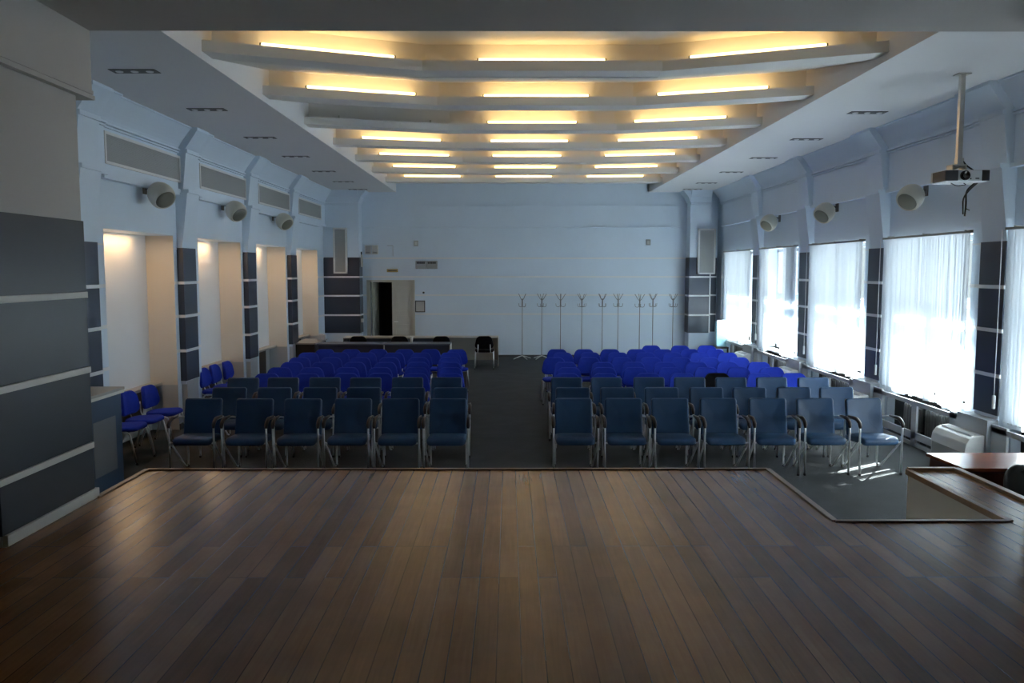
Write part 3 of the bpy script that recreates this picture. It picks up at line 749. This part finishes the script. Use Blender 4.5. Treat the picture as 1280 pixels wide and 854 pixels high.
# ------------------------------------------------------------------ chairs
def rotx(v, a, oy, oz):
    y, z = v[1]-oy, v[2]-oz
    return (v[0], oy+y*math.cos(a)-z*math.sin(a), oz+y*math.sin(a)+z*math.cos(a))
def make_armchair():
    t = thing('leather_armchair', '', 'chair', (0, 0, 0))
    # seat with waterfall front
    def fs(u, v, w):
        fr = max(0.0, (-v-0.10)/0.13)
        z = 0.425 + w + 0.012*math.cos(u*PI/0.5)*math.cos(v*PI/0.5) - 0.03*fr*fr - 0.03*(v+0.23)/0.46
        return (u, v-0.01, z)
    bm = B(); pad(bm, 0.47, 0.47, 0.085, 0.05, 0.034, fs); obj('seat', bm, 'leather', t)
    # back cushion: two quilted fields, gently curved, leaning back
    def fb(u, v, w):
        bulge = 0.010*math.cos(u*PI/0.46)
        groove = -0.016*math.exp(-((v-0.045)/0.016)**2) - 0.010*math.exp(-((v+0.10)/0.014)**2)
        y = 0.175 + (w + (bulge + groove if w < 0 else bulge*0.5))*1.0 * (1 if w >= 0 else 1)
        y = 0.185 + w - ((bulge + groove) if w < 0 else -0.3*bulge) + 0.035*(u/0.235)**2*-1
        return rotx((u*(1-0.03*v), y, 0.635+v), -0.20, 0.185, 0.45)
    bm = B(); pad(bm, 0.465, 0.47, 0.065, 0.035, 0.024, fb, seg=5)
    bk = obj('backrest', bm, 'leather', t)
    # side frames: one continuous chrome tube each
    for sx in (-1, 1):
        x = sx*0.268
        pts = fillet([(sx*0.262, -0.235, 0.0), (x, -0.225, 0.40), (x, -0.225, 0.60), (x, -0.14, 0.665), (x*0.99, 0.14, 0.655), (sx*0.225, 0.215, 0.63),
                      (sx*0.222, 0.235, 0.50), (sx*0.225, 0.245, 0.012), (sx*0.245, 0.20, 0.012), (x*0.985, -0.205, 0.40)], {1: 0.1, 2: 0.09, 3: 0.09, 4: 0.05, 5: 0.05, 6: 0.05, 7: 0.02, 8: 0.03}, 4)
        bm = B(); tube(bm, pts, 0.0125, 7); fr = obj('leg_frame', bm, 'chrome', t)
        ap = fillet([(x, -0.232, 0.575), (x, -0.218, 0.632), (x, -0.14, 0.676), (x, 0.06, 0.675)], 0.07, 5)
        bm = B(); tube(bm, ap, [0.014]+[0.023]*(len(ap)-2)+[0.013], 8); obj('armrest', bm, 'pad', fr)
        for p in ((sx*0.262, -0.235, 0.0), (sx*0.232, 0.235, 0.0)):
            bm = B(); lathe(bm, [(0.016, 0.0), (0.018, 0.012), (0.014, 0.03)], 8, cx=p[0], cy=p[1]); obj('foot_cap', bm, 'blackpl', fr)
    bm = B(); tube(bm, [(-0.262, -0.19, 0.385), (0.262, -0.19, 0.385)], 0.011, 6); tube(bm, [(-0.225, 0.235, 0.40), (0.225, 0.235, 0.40)], 0.011, 6); obj('crossbar', bm, 'chrome', t)
    return t
def make_isochair(fabric, name):
    t = thing(name, '', 'chair', (0, 0, 0))
    def fs(u, v, w):
        tap = 1 - 0.10*(v/0.21)
        fr = max(0.0, (-v-0.08)/0.13)
        return (u*tap, v, 0.455 + w + 0.012*math.cos(u*PI/0.5) - 0.028*fr*fr - 0.02*(v+0.2)/0.4)
    bm = B(); pad(bm, 0.465, 0.42, 0.05, 0.13, 0.022, fs, seg=7); st = obj('seat', bm, fabric, t)
    bm = B(); pad(bm, 0.44, 0.39, 0.022, 0.12, 0.008, lambda u, v, w: (u, v, 0.420+w), seg=6); obj('seat_pan', bm, 'shell' if fabric == 'blue' else 'blackpl', st)
    def fb(u, v, w):
        tap = 1 - 0.16*(v/0.16)
        y = 0.235 + w - 0.035*(u/0.22)**2 - 0.014*math.cos(v*PI/0.32)*(1 if w < 0 else 0.6)
        return rotx((u*tap, y, 0.665+v), -0.15, 0.235, 0.665)
    bm = B(); pad(bm, 0.435, 0.32, 0.052, 0.10, 0.020, fb, seg=7); obj('backrest', bm, fabric, t)
    for sx in (-1, 1):
        bm = B(); tube(bm, fillet([(sx*0.16, -0.02, 0.405), (sx*0.16, 0.22, 0.405), (sx*0.155, 0.265, 0.46), (sx*0.15, 0.275, 0.62)], 0.05, 4), 0.011, 6, ry=0.008); obj('back_bracket', bm, 'chrome', t)
        bm = B(); tube(bm, fillet([(sx*0.225, 0.0, 0.41), (sx*0.225, -0.15, 0.41), (sx*0.238, -0.245, 0.0)], 0.05, 5), 0.0125, 7); l = obj('leg', bm, 'chrome', t)
        bm = B(); tube(bm, fillet([(sx*0.225, 0.0, 0.41), (sx*0.225, 0.13, 0.41), (sx*0.236, 0.255, 0.0)], 0.05, 5), 0.0125, 7); l2 = obj('leg', bm, 'chrome', t)
        for lg, p in ((l, (sx*0.238, -0.245, 0)), (l2, (sx*0.236, 0.255, 0))):
            bm = B(); lathe(bm, [(0.015, 0.0), (0.016, 0.015), (0.013, 0.03)], 8, cx=p[0], cy=p[1]); obj('foot_cap', bm, 'blackpl', lg)
    bm = B(); tube(bm, [(-0.225, -0.06, 0.40), (0.225, -0.06, 0.40)], 0.010, 6); tube(bm, [(-0.225, 0.08, 0.40), (0.225, 0.08, 0.40)], 0.010, 6); obj('seat_rail', bm, 'chrome', t)
    return t
arm0 = make_armchair(); iso0 = make_isochair('blue', 'fabric_chair'); blk0 = make_isochair('blackfab', 'black_chair')
used = set()
def put(proto, x, y, rz, label, group):
    if proto.name not in used:
        used.add(proto.name); o = proto
        o.location = (x, y, 0); o.rotation_euler = (0, 0, rz); o['label'] = label; o['group'] = group
    else: o = dup(proto, (x, y, 0), rz, label, group)
    return o
jr = random.Random(3)
def J(a): return jr.uniform(-a, a)
def spread(L, g=0.545):
    L = list(L)
    for _ in range(60):
        for i in range(len(L)-1):
            d = abs(L[i+1]-L[i])
            if d < g:
                k = (g-d)/2*(1 if L[i+1] > L[i] else -1); L[i] -= k; L[i+1] += k
    return L
AL = [[-0.76,-1.35,-1.95,-2.56,-3.17,-3.81], [-0.81,-1.36,-1.98,-2.58,-3.20,-3.81], [-0.94,-1.50,-2.13,-2.74,-3.36,-3.95]]
AR = [[0.80,1.42,2.01,2.61,3.22,3.82,4.44], [0.86,1.48,2.08,2.69,3.27,3.89,4.47], [0.85,1.45,2.08,2.69,3.30,3.92,4.53]]
AY = [10.16, 11.14, 12.20]
for r in range(3):
    for i, x in enumerate(spread(AL[r], 0.585)):
        put(arm0, x, AY[r]+J(0.015), J(0.03), 'navy leather armchair, %s left of the aisle in the %s row' % (ORD[i], ['front', 'second', 'third'][r]), 'navy leather armchairs left of the aisle')
    for i, x in enumerate(spread(AR[r], 0.585)):
        lab = 'navy leather armchair, %s right of the aisle in the %s row' % (ORD[i], ['front', 'second', 'third'][r])
        if r == 0 and i == 6: lab = 'navy leather armchair with a sunlit seat at the window end of the front row'
        put(arm0, x, AY[r]+J(0.015), J(0.03) if not (r == 0 and i == 6) else 0.10, lab, 'navy leather armchairs right of the aisle')
IY = [13.05, 13.86, 14.67, 15.47, 16.38, 17.07, 17.93]
IL = [[-0.93,-1.48,-2.06,-2.59,-3.20,-3.85], [-0.99,-1.56,-2.18,-2.74,-3.34,-3.85], [-1.05,-1.64,-2.21,-2.76,-3.33,-3.87], [-1.12,-1.70,-2.27,-2.82,-3.31,-3.93], [-1.17,-1.77,-2.31,-2.83,-3.35,-3.98], [-1.13,-1.68,-2.19,-2.70,-3.20,-3.76]]
IR = [[0.92,1.51,2.21,2.78,3.30,3.98,4.53], [1.00,1.60,2.12,2.71,3.35,3.87,4.40], [1.01,1.67,2.20,2.80,3.31,3.90,4.44], [0.85,1.49,2.14,2.65,3.21,3.76,4.29], [1.15,1.62,2.13,2.68,3.23,3.77,4.31], [1.04,1.58,2.10,2.62,3.15,3.70,4.24], [3.09,3.71,4.28]]
for r in range(7):
    for i, x in enumerate(spread(IL[r]) if r < 6 else []):
        put(iso0, x, IY[r]+J(0.02), J(0.04), 'blue fabric chair, %s left of the aisle in the %s blue row' % (ORD[i], ORD[r]), 'blue fabric chairs left of the aisle')
    for i, x in enumerate(spread(IR[r])):
        if r == 0 and i == 4:
            put(blk0, x, IY[r], 0.02, 'lone black chair among the blue chairs behind the leather armchairs', 'black fabric chairs'); continue
        lab = 'blue fabric chair, %s right of the aisle in the %s blue row' % (ORD[i], ORD[r])
        if r == 6: lab = 'blue fabric chair, %s of three in the short rearmost row by the windows' % ORD[i]
        put(iso0, x, IY[r]+J(0.02), J(0.06), lab, 'blue fabric chairs right of the aisle')
# chairs along the left wall, facing the aisle
WALLC = [(-4.95, 10.74, 'its back hidden by the blue cabinet'), (-4.95, 11.28, 'middle of three by the first niche'), (-4.92, 11.87, 'farthest of three by the first niche')]
for x, y, nm in WALLC: put(iso0, x, y, PI/2-0.04, 'blue chair against the left wall, '+nm, 'blue chairs along the left wall')
for x, y, nm in [(-4.90, 13.98, 'peeping out past the pilaster'), (-4.90, 14.50, 'nearer of two at the second niche'), (-4.86, 15.03, 'farther of two at the second niche')]:
    put(iso0, x, y, PI/2, 'blue chair against the left wall, '+nm, 'blue chairs along the left wall')
# black chairs at the tables
for x, nm in ((-3.74, 'leftmost of three'), (-2.72, 'in front of the door'), (-1.68, 'rightmost of three')):
    put(blk0, x, 20.96, PI, 'black chair at the navy table, '+nm, 'black fabric chairs')
put(blk0, -0.62, 20.98, PI, 'black chair with bright chrome legs at the end of the beige table', 'black fabric chairs')

# ------------------------------------------------------------------ tables at the back
def table(x0, x1, y0, y1, label, topm, panelm, endm, h=0.75, modesty_y=None, group=None):
    t = thing('long_table', label, 'table', ((x0+x1)/2, (y0+y1)/2, 0), 0, group)
    w, d = (x1-x0)/2, (y1-y0)/2
    bm = B(); box(bm, -w, w, -d, d, h-0.028, h, bev=0.003); obj('table_top', bm, topm, t)
    for sx in (-1, 1):
        bm = B(); box(bm, sx*w-(0.022 if sx > 0 else 0), sx*w+(0.022 if sx < 0 else 0), -d+0.03, d-0.03, 0, h-0.028); obj('side_panel', bm, endm, t)
    my = modesty_y if modesty_y is not None else -d+0.06
    bm = B(); box(bm, -w+0.022, w-0.022, my, my+0.018, 0.12 if modesty_y is not None else 0.05, h-0.03); obj('modesty_panel', bm, panelm, t)
    return t
table(-4.46, -2.93, 19.42, 19.98, 'navy fronted table behind the blue chairs, left of the pair', 'navytop', 'navytab', 'navytab', group='navy tables')
table(-2.92, -1.37, 19.42, 19.98, 'navy fronted table with a pale end, right of the pair', 'navytop', 'navytab', 'beige', group='navy tables')
table(-4.22, -2.91, 21.26, 21.86, 'beige table by the back wall, in front of the corner column', 'beige', 'navytop', 'navytop', modesty_y=0.22, group='beige tables')
table(-2.90, -1.60, 21.26, 21.86, 'beige table by the back wall, middle of three', 'beige', 'navytop', 'navytop', modesty_y=0.22, group='beige tables')
table(-1.59, -0.275, 21.26, 21.86, 'beige table by the back wall, ending at the aisle', 'beige', 'beige', 'beige', modesty_y=0.22, group='beige tables')
# brown-fronted desk in the left corner
t = thing('side_desk', 'dark brown desk with a pale grey top in the back left corner', 'desk', (-4.81, 20.27, 0))
bm = B(); box(bm, -0.28, 0.27, -0.64, 0.64, 0.715, 0.75, bev=0.004); obj('desk_top', bm, 'topgrey', t)
for sy in (-1, 1):
    bm = B(); box(bm, -0.25, 0.24, sy*0.60-0.012, sy*0.60+0.012, 0, 0.715); obj('side_panel', bm, 'darkbrown', t)
bm = B(); box(bm, 0.20, 0.22, -0.588, 0.588, 0.05, 0.715); obj('front_panel', bm, 'darkbrown', t)
bm = B(); box(bm, -0.24, -0.22, -0.588, 0.588, 0.05, 0.715); obj('back_panel', bm, 'darkbrown', t)
# small white things on the tables
t = thing('paper_cup_stack', 'small white box on the corner desk', 'box', (-4.62, 20.62, 0.75)); t.name = 'white_box'
bm = B(); box(bm, -0.10, 0.10, -0.08, 0.08, 0.0, 0.12, bev=0.012); obj('box_body', bm, 'paper', t)
bm = B(); box(bm, -0.06, 0.06, -0.05, 0.05, 0.119, 0.14, bev=0.008); obj('box_lid', bm, 'white', t)
t = thing('white_cup', 'small white cup on the navy table', 'cup', (-2.30, 19.72, 0.75))
bm = B(); lathe(bm, [(0.028, 0.0), (0.034, 0.09), (0.040, 0.14), (0.036, 0.14), (0.026, 0.012)], 16); obj('cup_body', bm, 'paper', t)
bm = B(); lathe(bm, [(0.041, 0.134), (0.043, 0.14), (0.041, 0.146), (0.037, 0.14)], 16); obj('cup_rim', bm, 'white', t)

# ------------------------------------------------------------------ blue cabinet beside the stage
t = thing('blue_cabinet', 'blue cabinet with a grey inset panel and brown top beside the stage', 'cabinet', (-4.772, 9.02, 0))
bm = B(); box(bm, -0.325, 0.30, -0.58, 0.58, 0.0, 1.06, bev=0.004); obj('cabinet_body', bm, 'bluebox', t)
bm = B(); box(bm, 0.30, 0.306, -0.10, 0.42, 0.21, 0.82, bev=0.002); obj('inset_panel', bm, 'greyinset', t)
bm = B(); box(bm, -0.325, 0.335, -0.61, 0.605, 1.095, 1.125, bev=0.003); obj('cabinet_top', bm, 'topgrey', t)
bm = B(); box(bm, -0.325, 0.33, -0.605, 0.60, 1.06, 1.095); obj('edge_strip', bm, 'pierstrip', t)

# ------------------------------------------------------------------ desk and black chair in the right foreground
t = thing('cherry_desk', 'glossy cherry wood desk at the right edge beyond the stage', 'desk', (4.85, 7.46, 0))
bm = B()
pts = [(-0.93, 0.31), (0.58, 0.31), (0.58, -0.33), (0.2, -0.33), (-0.3, -0.315), (-0.90, -0.30)]
prism(bm, pts, 0.722, 0.75, lambda a, b, z: (a, b, z)); obj('desk_top', bm, 'cherry', t)
bm = B(); box(bm, -0.905, -0.88, -0.27, 0.28, 0, 0.722); obj('side_panel', bm, 'cherrydark', t)
bm = B(); box(bm, 0.53, 0.555, -0.27, 0.28, 0, 0.722); obj('side_panel', bm, 'cherrydark', t)
bm = B(); box(bm, -0.88, 0.53, 0.20, 0.22, 0.08, 0.722); obj('front_panel', bm, 'cherrydark', t)
bm = B(); box(bm, -0.88, -0.42, -0.24, 0.20, 0.05, 0.715, bev=0.003); pd = obj('drawer_unit', bm, 'cherrydark', t)
for q in range(3):
    bm = B(); box(bm, -0.86, -0.44, -0.258, -0.24, 0.08+q*0.21, 0.27+q*0.21, bev=0.003); dr = obj('drawer', bm, 'cherrydark', pd)
    bm = B(); tube(bm, fillet([(-0.70, -0.256, 0.18+q*0.21), (-0.70, -0.28, 0.18+q*0.21), (-0.60, -0.28, 0.18+q*0.21), (-0.60, -0.256, 0.18+q*0.21)], 0.01, 3), 0.005, 5); h = obj('drawer_handle', bm, 'chrome', pd)
t = thing('office_chair', 'black padded office chair between the desk and the stage', 'chair', (4.60, 6.76, 0), PI)
bm = B(); pad(bm, 0.56, 0.46, 0.09, 0.12, 0.04, lambda u, v, w: (u, v*0.9+0.02, 0.45+w)); obj('seat', bm, 'blackleather', t)
bm = B(); pad(bm, 0.86, 0.50, 0.10, 0.14, 0.045, lambda u, v, w: rotx((u, -0.20+w+0.06*(u/0.43)**2, 0.575+v), 0.12, -0.2, 0.4)); obj('backrest', bm, 'blackleather', t)
bm = B(); tube(bm, [(0, 0, 0.10), (0, 0, 0.42)], 0.03, 10); obj('gas_column', bm, 'blackpl', t)
for k in range(5):
    a = 2*PI*k/5 + 0.3
    bm = B(); tube(bm, [(0, 0, 0.11), (0.24*math.cos(a), 0.24*math.sin(a), 0.07)], [0.028, 0.018], 6); lg = obj('leg', bm, 'blackpl', t)
    bm = B(); tube(bm, [(0.24*math.cos(a)-0.012*math.sin(a), 0.24*math.sin(a)+0.012*math.cos(a), 0.028), (0.24*math.cos(a)+0.012*math.sin(a), 0.24*math.sin(a)-0.012*math.cos(a), 0.028)], 0.028, 10); obj('caster', bm, 'blackpl', lg)

# ------------------------------------------------------------------ coat racks
def rack(x, y, rz, label):
    t = thing('coat_rack', label, 'coat rack', (x, y, 0), rz, 'coat racks along the back wall')
    bm = B(); tube(bm, [(0, 0, 0.06), (0, 0, 1.68)], 0.0095, 8); lathe(bm, [(0.014, 1.44), (0.018, 1.50), (0.018, 1.62), (0.012, 1.68)], 8); obj('pole', bm, 'rack', t)
    for k in range(4):
        a = PI/4 + k*PI/2; c, s = math.cos(a), math.sin(a)
        bm = B(); tube(bm, fillet([(0, 0, 1.62), (0.05*c, 0.05*s, 1.66), (0.125*c, 0.125*s, 1.79), (0.14*c, 0.14*s, 1.80)], 0.04, 3), 0.008, 5); obj('top_hook', bm, 'rack', t)
        bm = B(); tube(bm, fillet([(0, 0, 1.48), (0.06*c, 0.06*s, 1.44), (0.125*c, 0.125*s, 1.46), (0.13*c, 0.13*s, 1.54)], 0.05, 4), 0.007, 5); obj('lower_hook', bm, 'rack', t)
        a = k*PI/2+0.5; c, s = math.cos(a), math.sin(a)
        bm = B(); tube(bm, fillet([(0, 0, 0.09), (0.10*c, 0.10*s, 0.07), (0.27*c, 0.27*s, 0.012)], 0.06, 3), 0.012, 6); obj('foot', bm, 'rackfoot', t)
RX = [0.36, 0.90, 1.42, 2.0, 2.57, 3.01, 3.56, 3.98, 4.50]
for k, x in enumerate(RX):
    lab = ['grey coat rack nearest the aisle, its feet in view', 'grey coat rack second from the aisle'] + ['grey coat rack behind the blue chairs, %s from the aisle' % ORD[i] for i in range(2, 8)] + ['grey coat rack nearest the right back column']
    rack(x, [23.15, 23.15, 23.2, 23.1, 23.15, 23.2, 22.9, 23.25, 23.05][k], k*0.4, lab[k])

# ------------------------------------------------------------------ small things on the back wall
for x, nm in ((-3.96, 'left'), (-3.76, 'right')):
    t = thing('switch_panel', 'white framed panel above the door, %s of the pair' % nm, 'switch panel', (x, YB, 3.02), 0, 'white panels above the door')
    bm = B()
    for (a, b, c, d) in ((-0.09, 0.09, 0.11, 0.13), (-0.09, 0.09, -0.13, -0.11), (-0.09, -0.07, -0.13, 0.13), (0.07, 0.09, -0.13, 0.13)): box(bm, a, b, -0.035, 0, c, d)
    obj('frame', bm, 'white', t)
    bm = B(); box(bm, -0.07, 0.07, -0.015, 0, -0.11, 0.11); obj('panel', bm, 'paper', t)
    bm = B(); box(bm, -0.05, 0.05, -0.024, -0.015, -0.085, -0.06); obj('switch', bm, 'lampgrey', t)
bm = B(); tube(bm, fillet([(-3.42, YB-0.008, 3.14), (-3.26, YB-0.008, 3.14), (-3.26, YB-0.008, 2.84)], 0.01, 3), 0.006, 5); tag(obj('conduit', bm, 'lampgrey'), 'thin surface conduit on the back wall beside the white panels', 'conduit')
t = thing('wall_sign', 'small gold sign over the door', 'sign', (-3.28, YB, 2.44)); bm = B(); box(bm, -0.155, 0.155, -0.012, 0, -0.042, 0.042, bev=0.003); obj('plate', bm, 'signgold', t)
bm = B(); box(bm, -0.12, 0.12, -0.015, -0.011, -0.014, 0.012); obj('lettering', bm, 'darkframe', t)
for x, nm in ((-2.47, 'left'), (-2.16, 'right')):
    t = thing('indicator_box', 'grey box with a dark display on the back wall, %s of the pair' % nm, 'sign', (x, YB, 2.60), 0, 'grey display boxes right of the door')
    bm = B(); box(bm, -0.15, 0.15, -0.09, 0, -0.11, 0.11, bev=0.008); obj('housing', bm, 'lampgrey', t)
    bm = B()
    for q in range(5): box(bm, -0.115+q*0.046, -0.078+q*0.046, -0.094, -0.089, 0.03, 0.085)
    obj('display', bm, 'blackpl', t)
for x, z, lab in ((-2.61, 3.20, 'small grey plate on the back wall above the grey boxes'), (3.90, 3.23, 'small grey plate high on the back wall above the coat racks')):
    t = thing('wall_plate', lab, 'plate', (x, YB, z)); bm = B(); box(bm, -0.065, 0.065, -0.03, 0, -0.08, 0.08, bev=0.006); obj('cover', bm, 'lampgrey', t)
    bm = B(); box(bm, -0.03, 0.03, -0.036, -0.03, -0.045, 0.045); obj('insert', bm, 'paper', t)
t = thing('framed_notice', 'framed paper notice on the back wall right of the door', 'notice', (-2.51, YB, 1.435)); bm = B()
for (a, b, c, d) in ((-0.14, 0.14, 0.14, 0.165), (-0.14, 0.14, -0.165, -0.14), (-0.14, -0.115, -0.165, 0.165), (0.115, 0.14, -0.165, 0.165)): box(bm, a, b, -0.03, -0.012, c, d)
obj('frame', bm, 'darkframe', t); bm = B(); box(bm, -0.12, 0.12, -0.02, 0, -0.15, 0.15); obj('sheet', bm, 'paper', t)
t = thing('thermostat', 'tiny dark button on the back wall over the framed notice', 'button', (-2.41, YB, 1.822)); bm = B(); lathe(bm, [(0.03, 0.0), (0.03, 0.02), (0.02, 0.03)], 12, f=lambda a, b, c: (a, -c, b)); obj('knob', bm, 'darkframe', t)
t = thing('wall_switch', 'white switch on the back column beside the door', 'switch', (-4.10, 23.30, 1.06)); bm = B(); box(bm, -0.0, 0.05, -0.09, 0.09, -0.05, 0.05, bev=0.006); obj('plate', bm, 'white', t); bm = B(); box(bm, 0.05, 0.058, -0.04, 0.04, -0.03, 0.03); obj('rocker', bm, 'strip', t)
t = thing('wall_bar_lamp', 'narrow cream bar on the back column beside the door', 'bar', (-4.10, 23.36, 2.72)); bm = B(); box(bm, 0.0, 0.05, -0.05, 0.05, -0.18, 0.16, bev=0.01); obj('cover', bm, 'spk', t); bm = B(); box(bm, 0.0, 0.03, -0.03, 0.03, 0.16, 0.24); obj('cap', bm, 'darkframe', t)

# pale blue box on a small dark table in the right back corner
t = thing('corner_table', 'small dark table in the back right corner', 'table', (5.56, 22.0, 0))
bm = B(); box(bm, -0.26, 0.14, -0.30, 0.30, 0.42, 0.46, bev=0.004); obj('table_top', bm, 'darkbrown', t)
for a in (-0.24, 0.12):
    for b in (-0.27, 0.27):
        bm = B(); box(bm, a-0.018, a+0.018, b-0.018, b+0.018, 0, 0.42); obj('leg', bm, 'darkbrown', t)
t = thing('pale_box', 'pale blue plastic box standing on the corner table', 'box', (5.56, 21.95, 0.46))
bm = B(); box(bm, -0.15, 0.12, -0.10, 0.10, 0.0, 0.66, bev=0.015); obj('box_body', bm, 'ice', t)
bm = B(); box(bm, -0.13, 0.10, -0.08, 0.08, 0.66, 0.69, bev=0.008); obj('box_lid', bm, 'white', t)

# ------------------------------------------------------------------ outside
bm = B(); box(bm, 6.31, 80, -40, 90, -0.8, -0.6); struct('ground', bm, 'snow')
bm = B(); tb(bm, 1, -1.75, -0.45, 6.5, 24.2, 3.05, 3.15); struct('unseen_shade_slab', bm, 'stagewall')  # unseen slab added to keep the sun off the upper blinds

# ------------------------------------------------------------------ light
w = bpy.data.worlds.new('sky'); SC.world = w; w.use_nodes = True
nt = w.node_tree; bg = nt.nodes['Background']
SUND = Vector((0.842, 0.54, 0.577)).normalized()
tcw = nt.nodes.new('ShaderNodeTexCoord'); spw = nt.nodes.new('ShaderNodeSeparateXYZ'); crw = nt.nodes.new('ShaderNodeValToRGB')
nt.links.new(tcw.outputs['Generated'], spw.inputs[0]); nt.links.new(spw.outputs['Z'], crw.inputs[0])
crw.color_ramp.elements[0].position = 0.0; crw.color_ramp.elements[0].color = (0.86, 0.94, 1.0, 1)
crw.color_ramp.elements[1].position = 0.7; crw.color_ramp.elements[1].color = (0.42, 0.62, 1.0, 1)
nt.links.new(crw.outputs['Color'], bg.inputs['Color']); bg.inputs['Strength'].default_value = 0.55
sd = bpy.data.lights.new('sun', 'SUN'); sd.energy = 80.0; sd.angle = math.radians(0.27); sd.color = (0.97, 0.985, 1.0)
so = bpy.data.objects.new('sun', sd); COL.objects.link(so); so.rotation_euler = SUND.to_track_quat('Z', 'Y').to_euler(); so.location = (20, 20, 20)
for k, (a, b) in enumerate(WINS):
    ld = bpy.data.lights.new('window_portal', 'AREA'); ld.shape = 'RECTANGLE'; ld.size = b-a; ld.size_y = ZW1-ZW0; ld.cycles.is_portal = True
    lo = bpy.data.objects.new('window_portal', ld); COL.objects.link(lo); lo.location = (XR+0.42, (a+b)/2, (ZW0+ZW1)/2)
    lo.rotation_euler = Vector((1, 0, 0)).to_track_quat('Z', 'Y').to_euler()
# small warm lamps tucked behind the head of each niche
for k, (a, b) in enumerate(BAYS):
    ld = bpy.data.lights.new('niche_lamp', 'AREA'); ld.shape = 'RECTANGLE'; ld.size = 0.08; ld.size_y = 1.6; ld.energy = 6.5; ld.color = (1.0, 0.62, 0.29)
    lo = bpy.data.objects.new('niche_lamp', ld); COL.objects.link(lo); lo.location = (XL-0.26, a+0.9, 2.97); lo.rotation_euler = (0, 0, 0)

# ------------------------------------------------------------------ camera
cd = bpy.data.cameras.new('camera'); cam = bpy.data.objects.new('camera', cd); COL.objects.link(cam)
cd.sensor_width = 36; cd.sensor_fit = 'HORIZONTAL'; cd.lens = 36*1050/1280; cd.clip_start = 0.05; cd.clip_end = 300
cam.location = (0, 0, 2.47)
P = math.atan(90/1050); YW = math.atan(3.5/1050)
cam.rotation_euler = (PI/2 - P, 0, -YW)
SC.camera = cam
SC.view_settings.view_transform = 'Standard'; SC.view_settings.look = 'None'; SC.view_settings.exposure = 0.74; SC.view_settings.gamma = 1.0
SC.view_settings.use_curve_mapping = False
SC.cycles.use_denoising = True
SC.cycles.max_bounces = 10; SC.cycles.diffuse_bounces = 6; SC.cycles.transparent_max_bounces = 12
SC.cycles.sample_clamp_indirect = 6.0
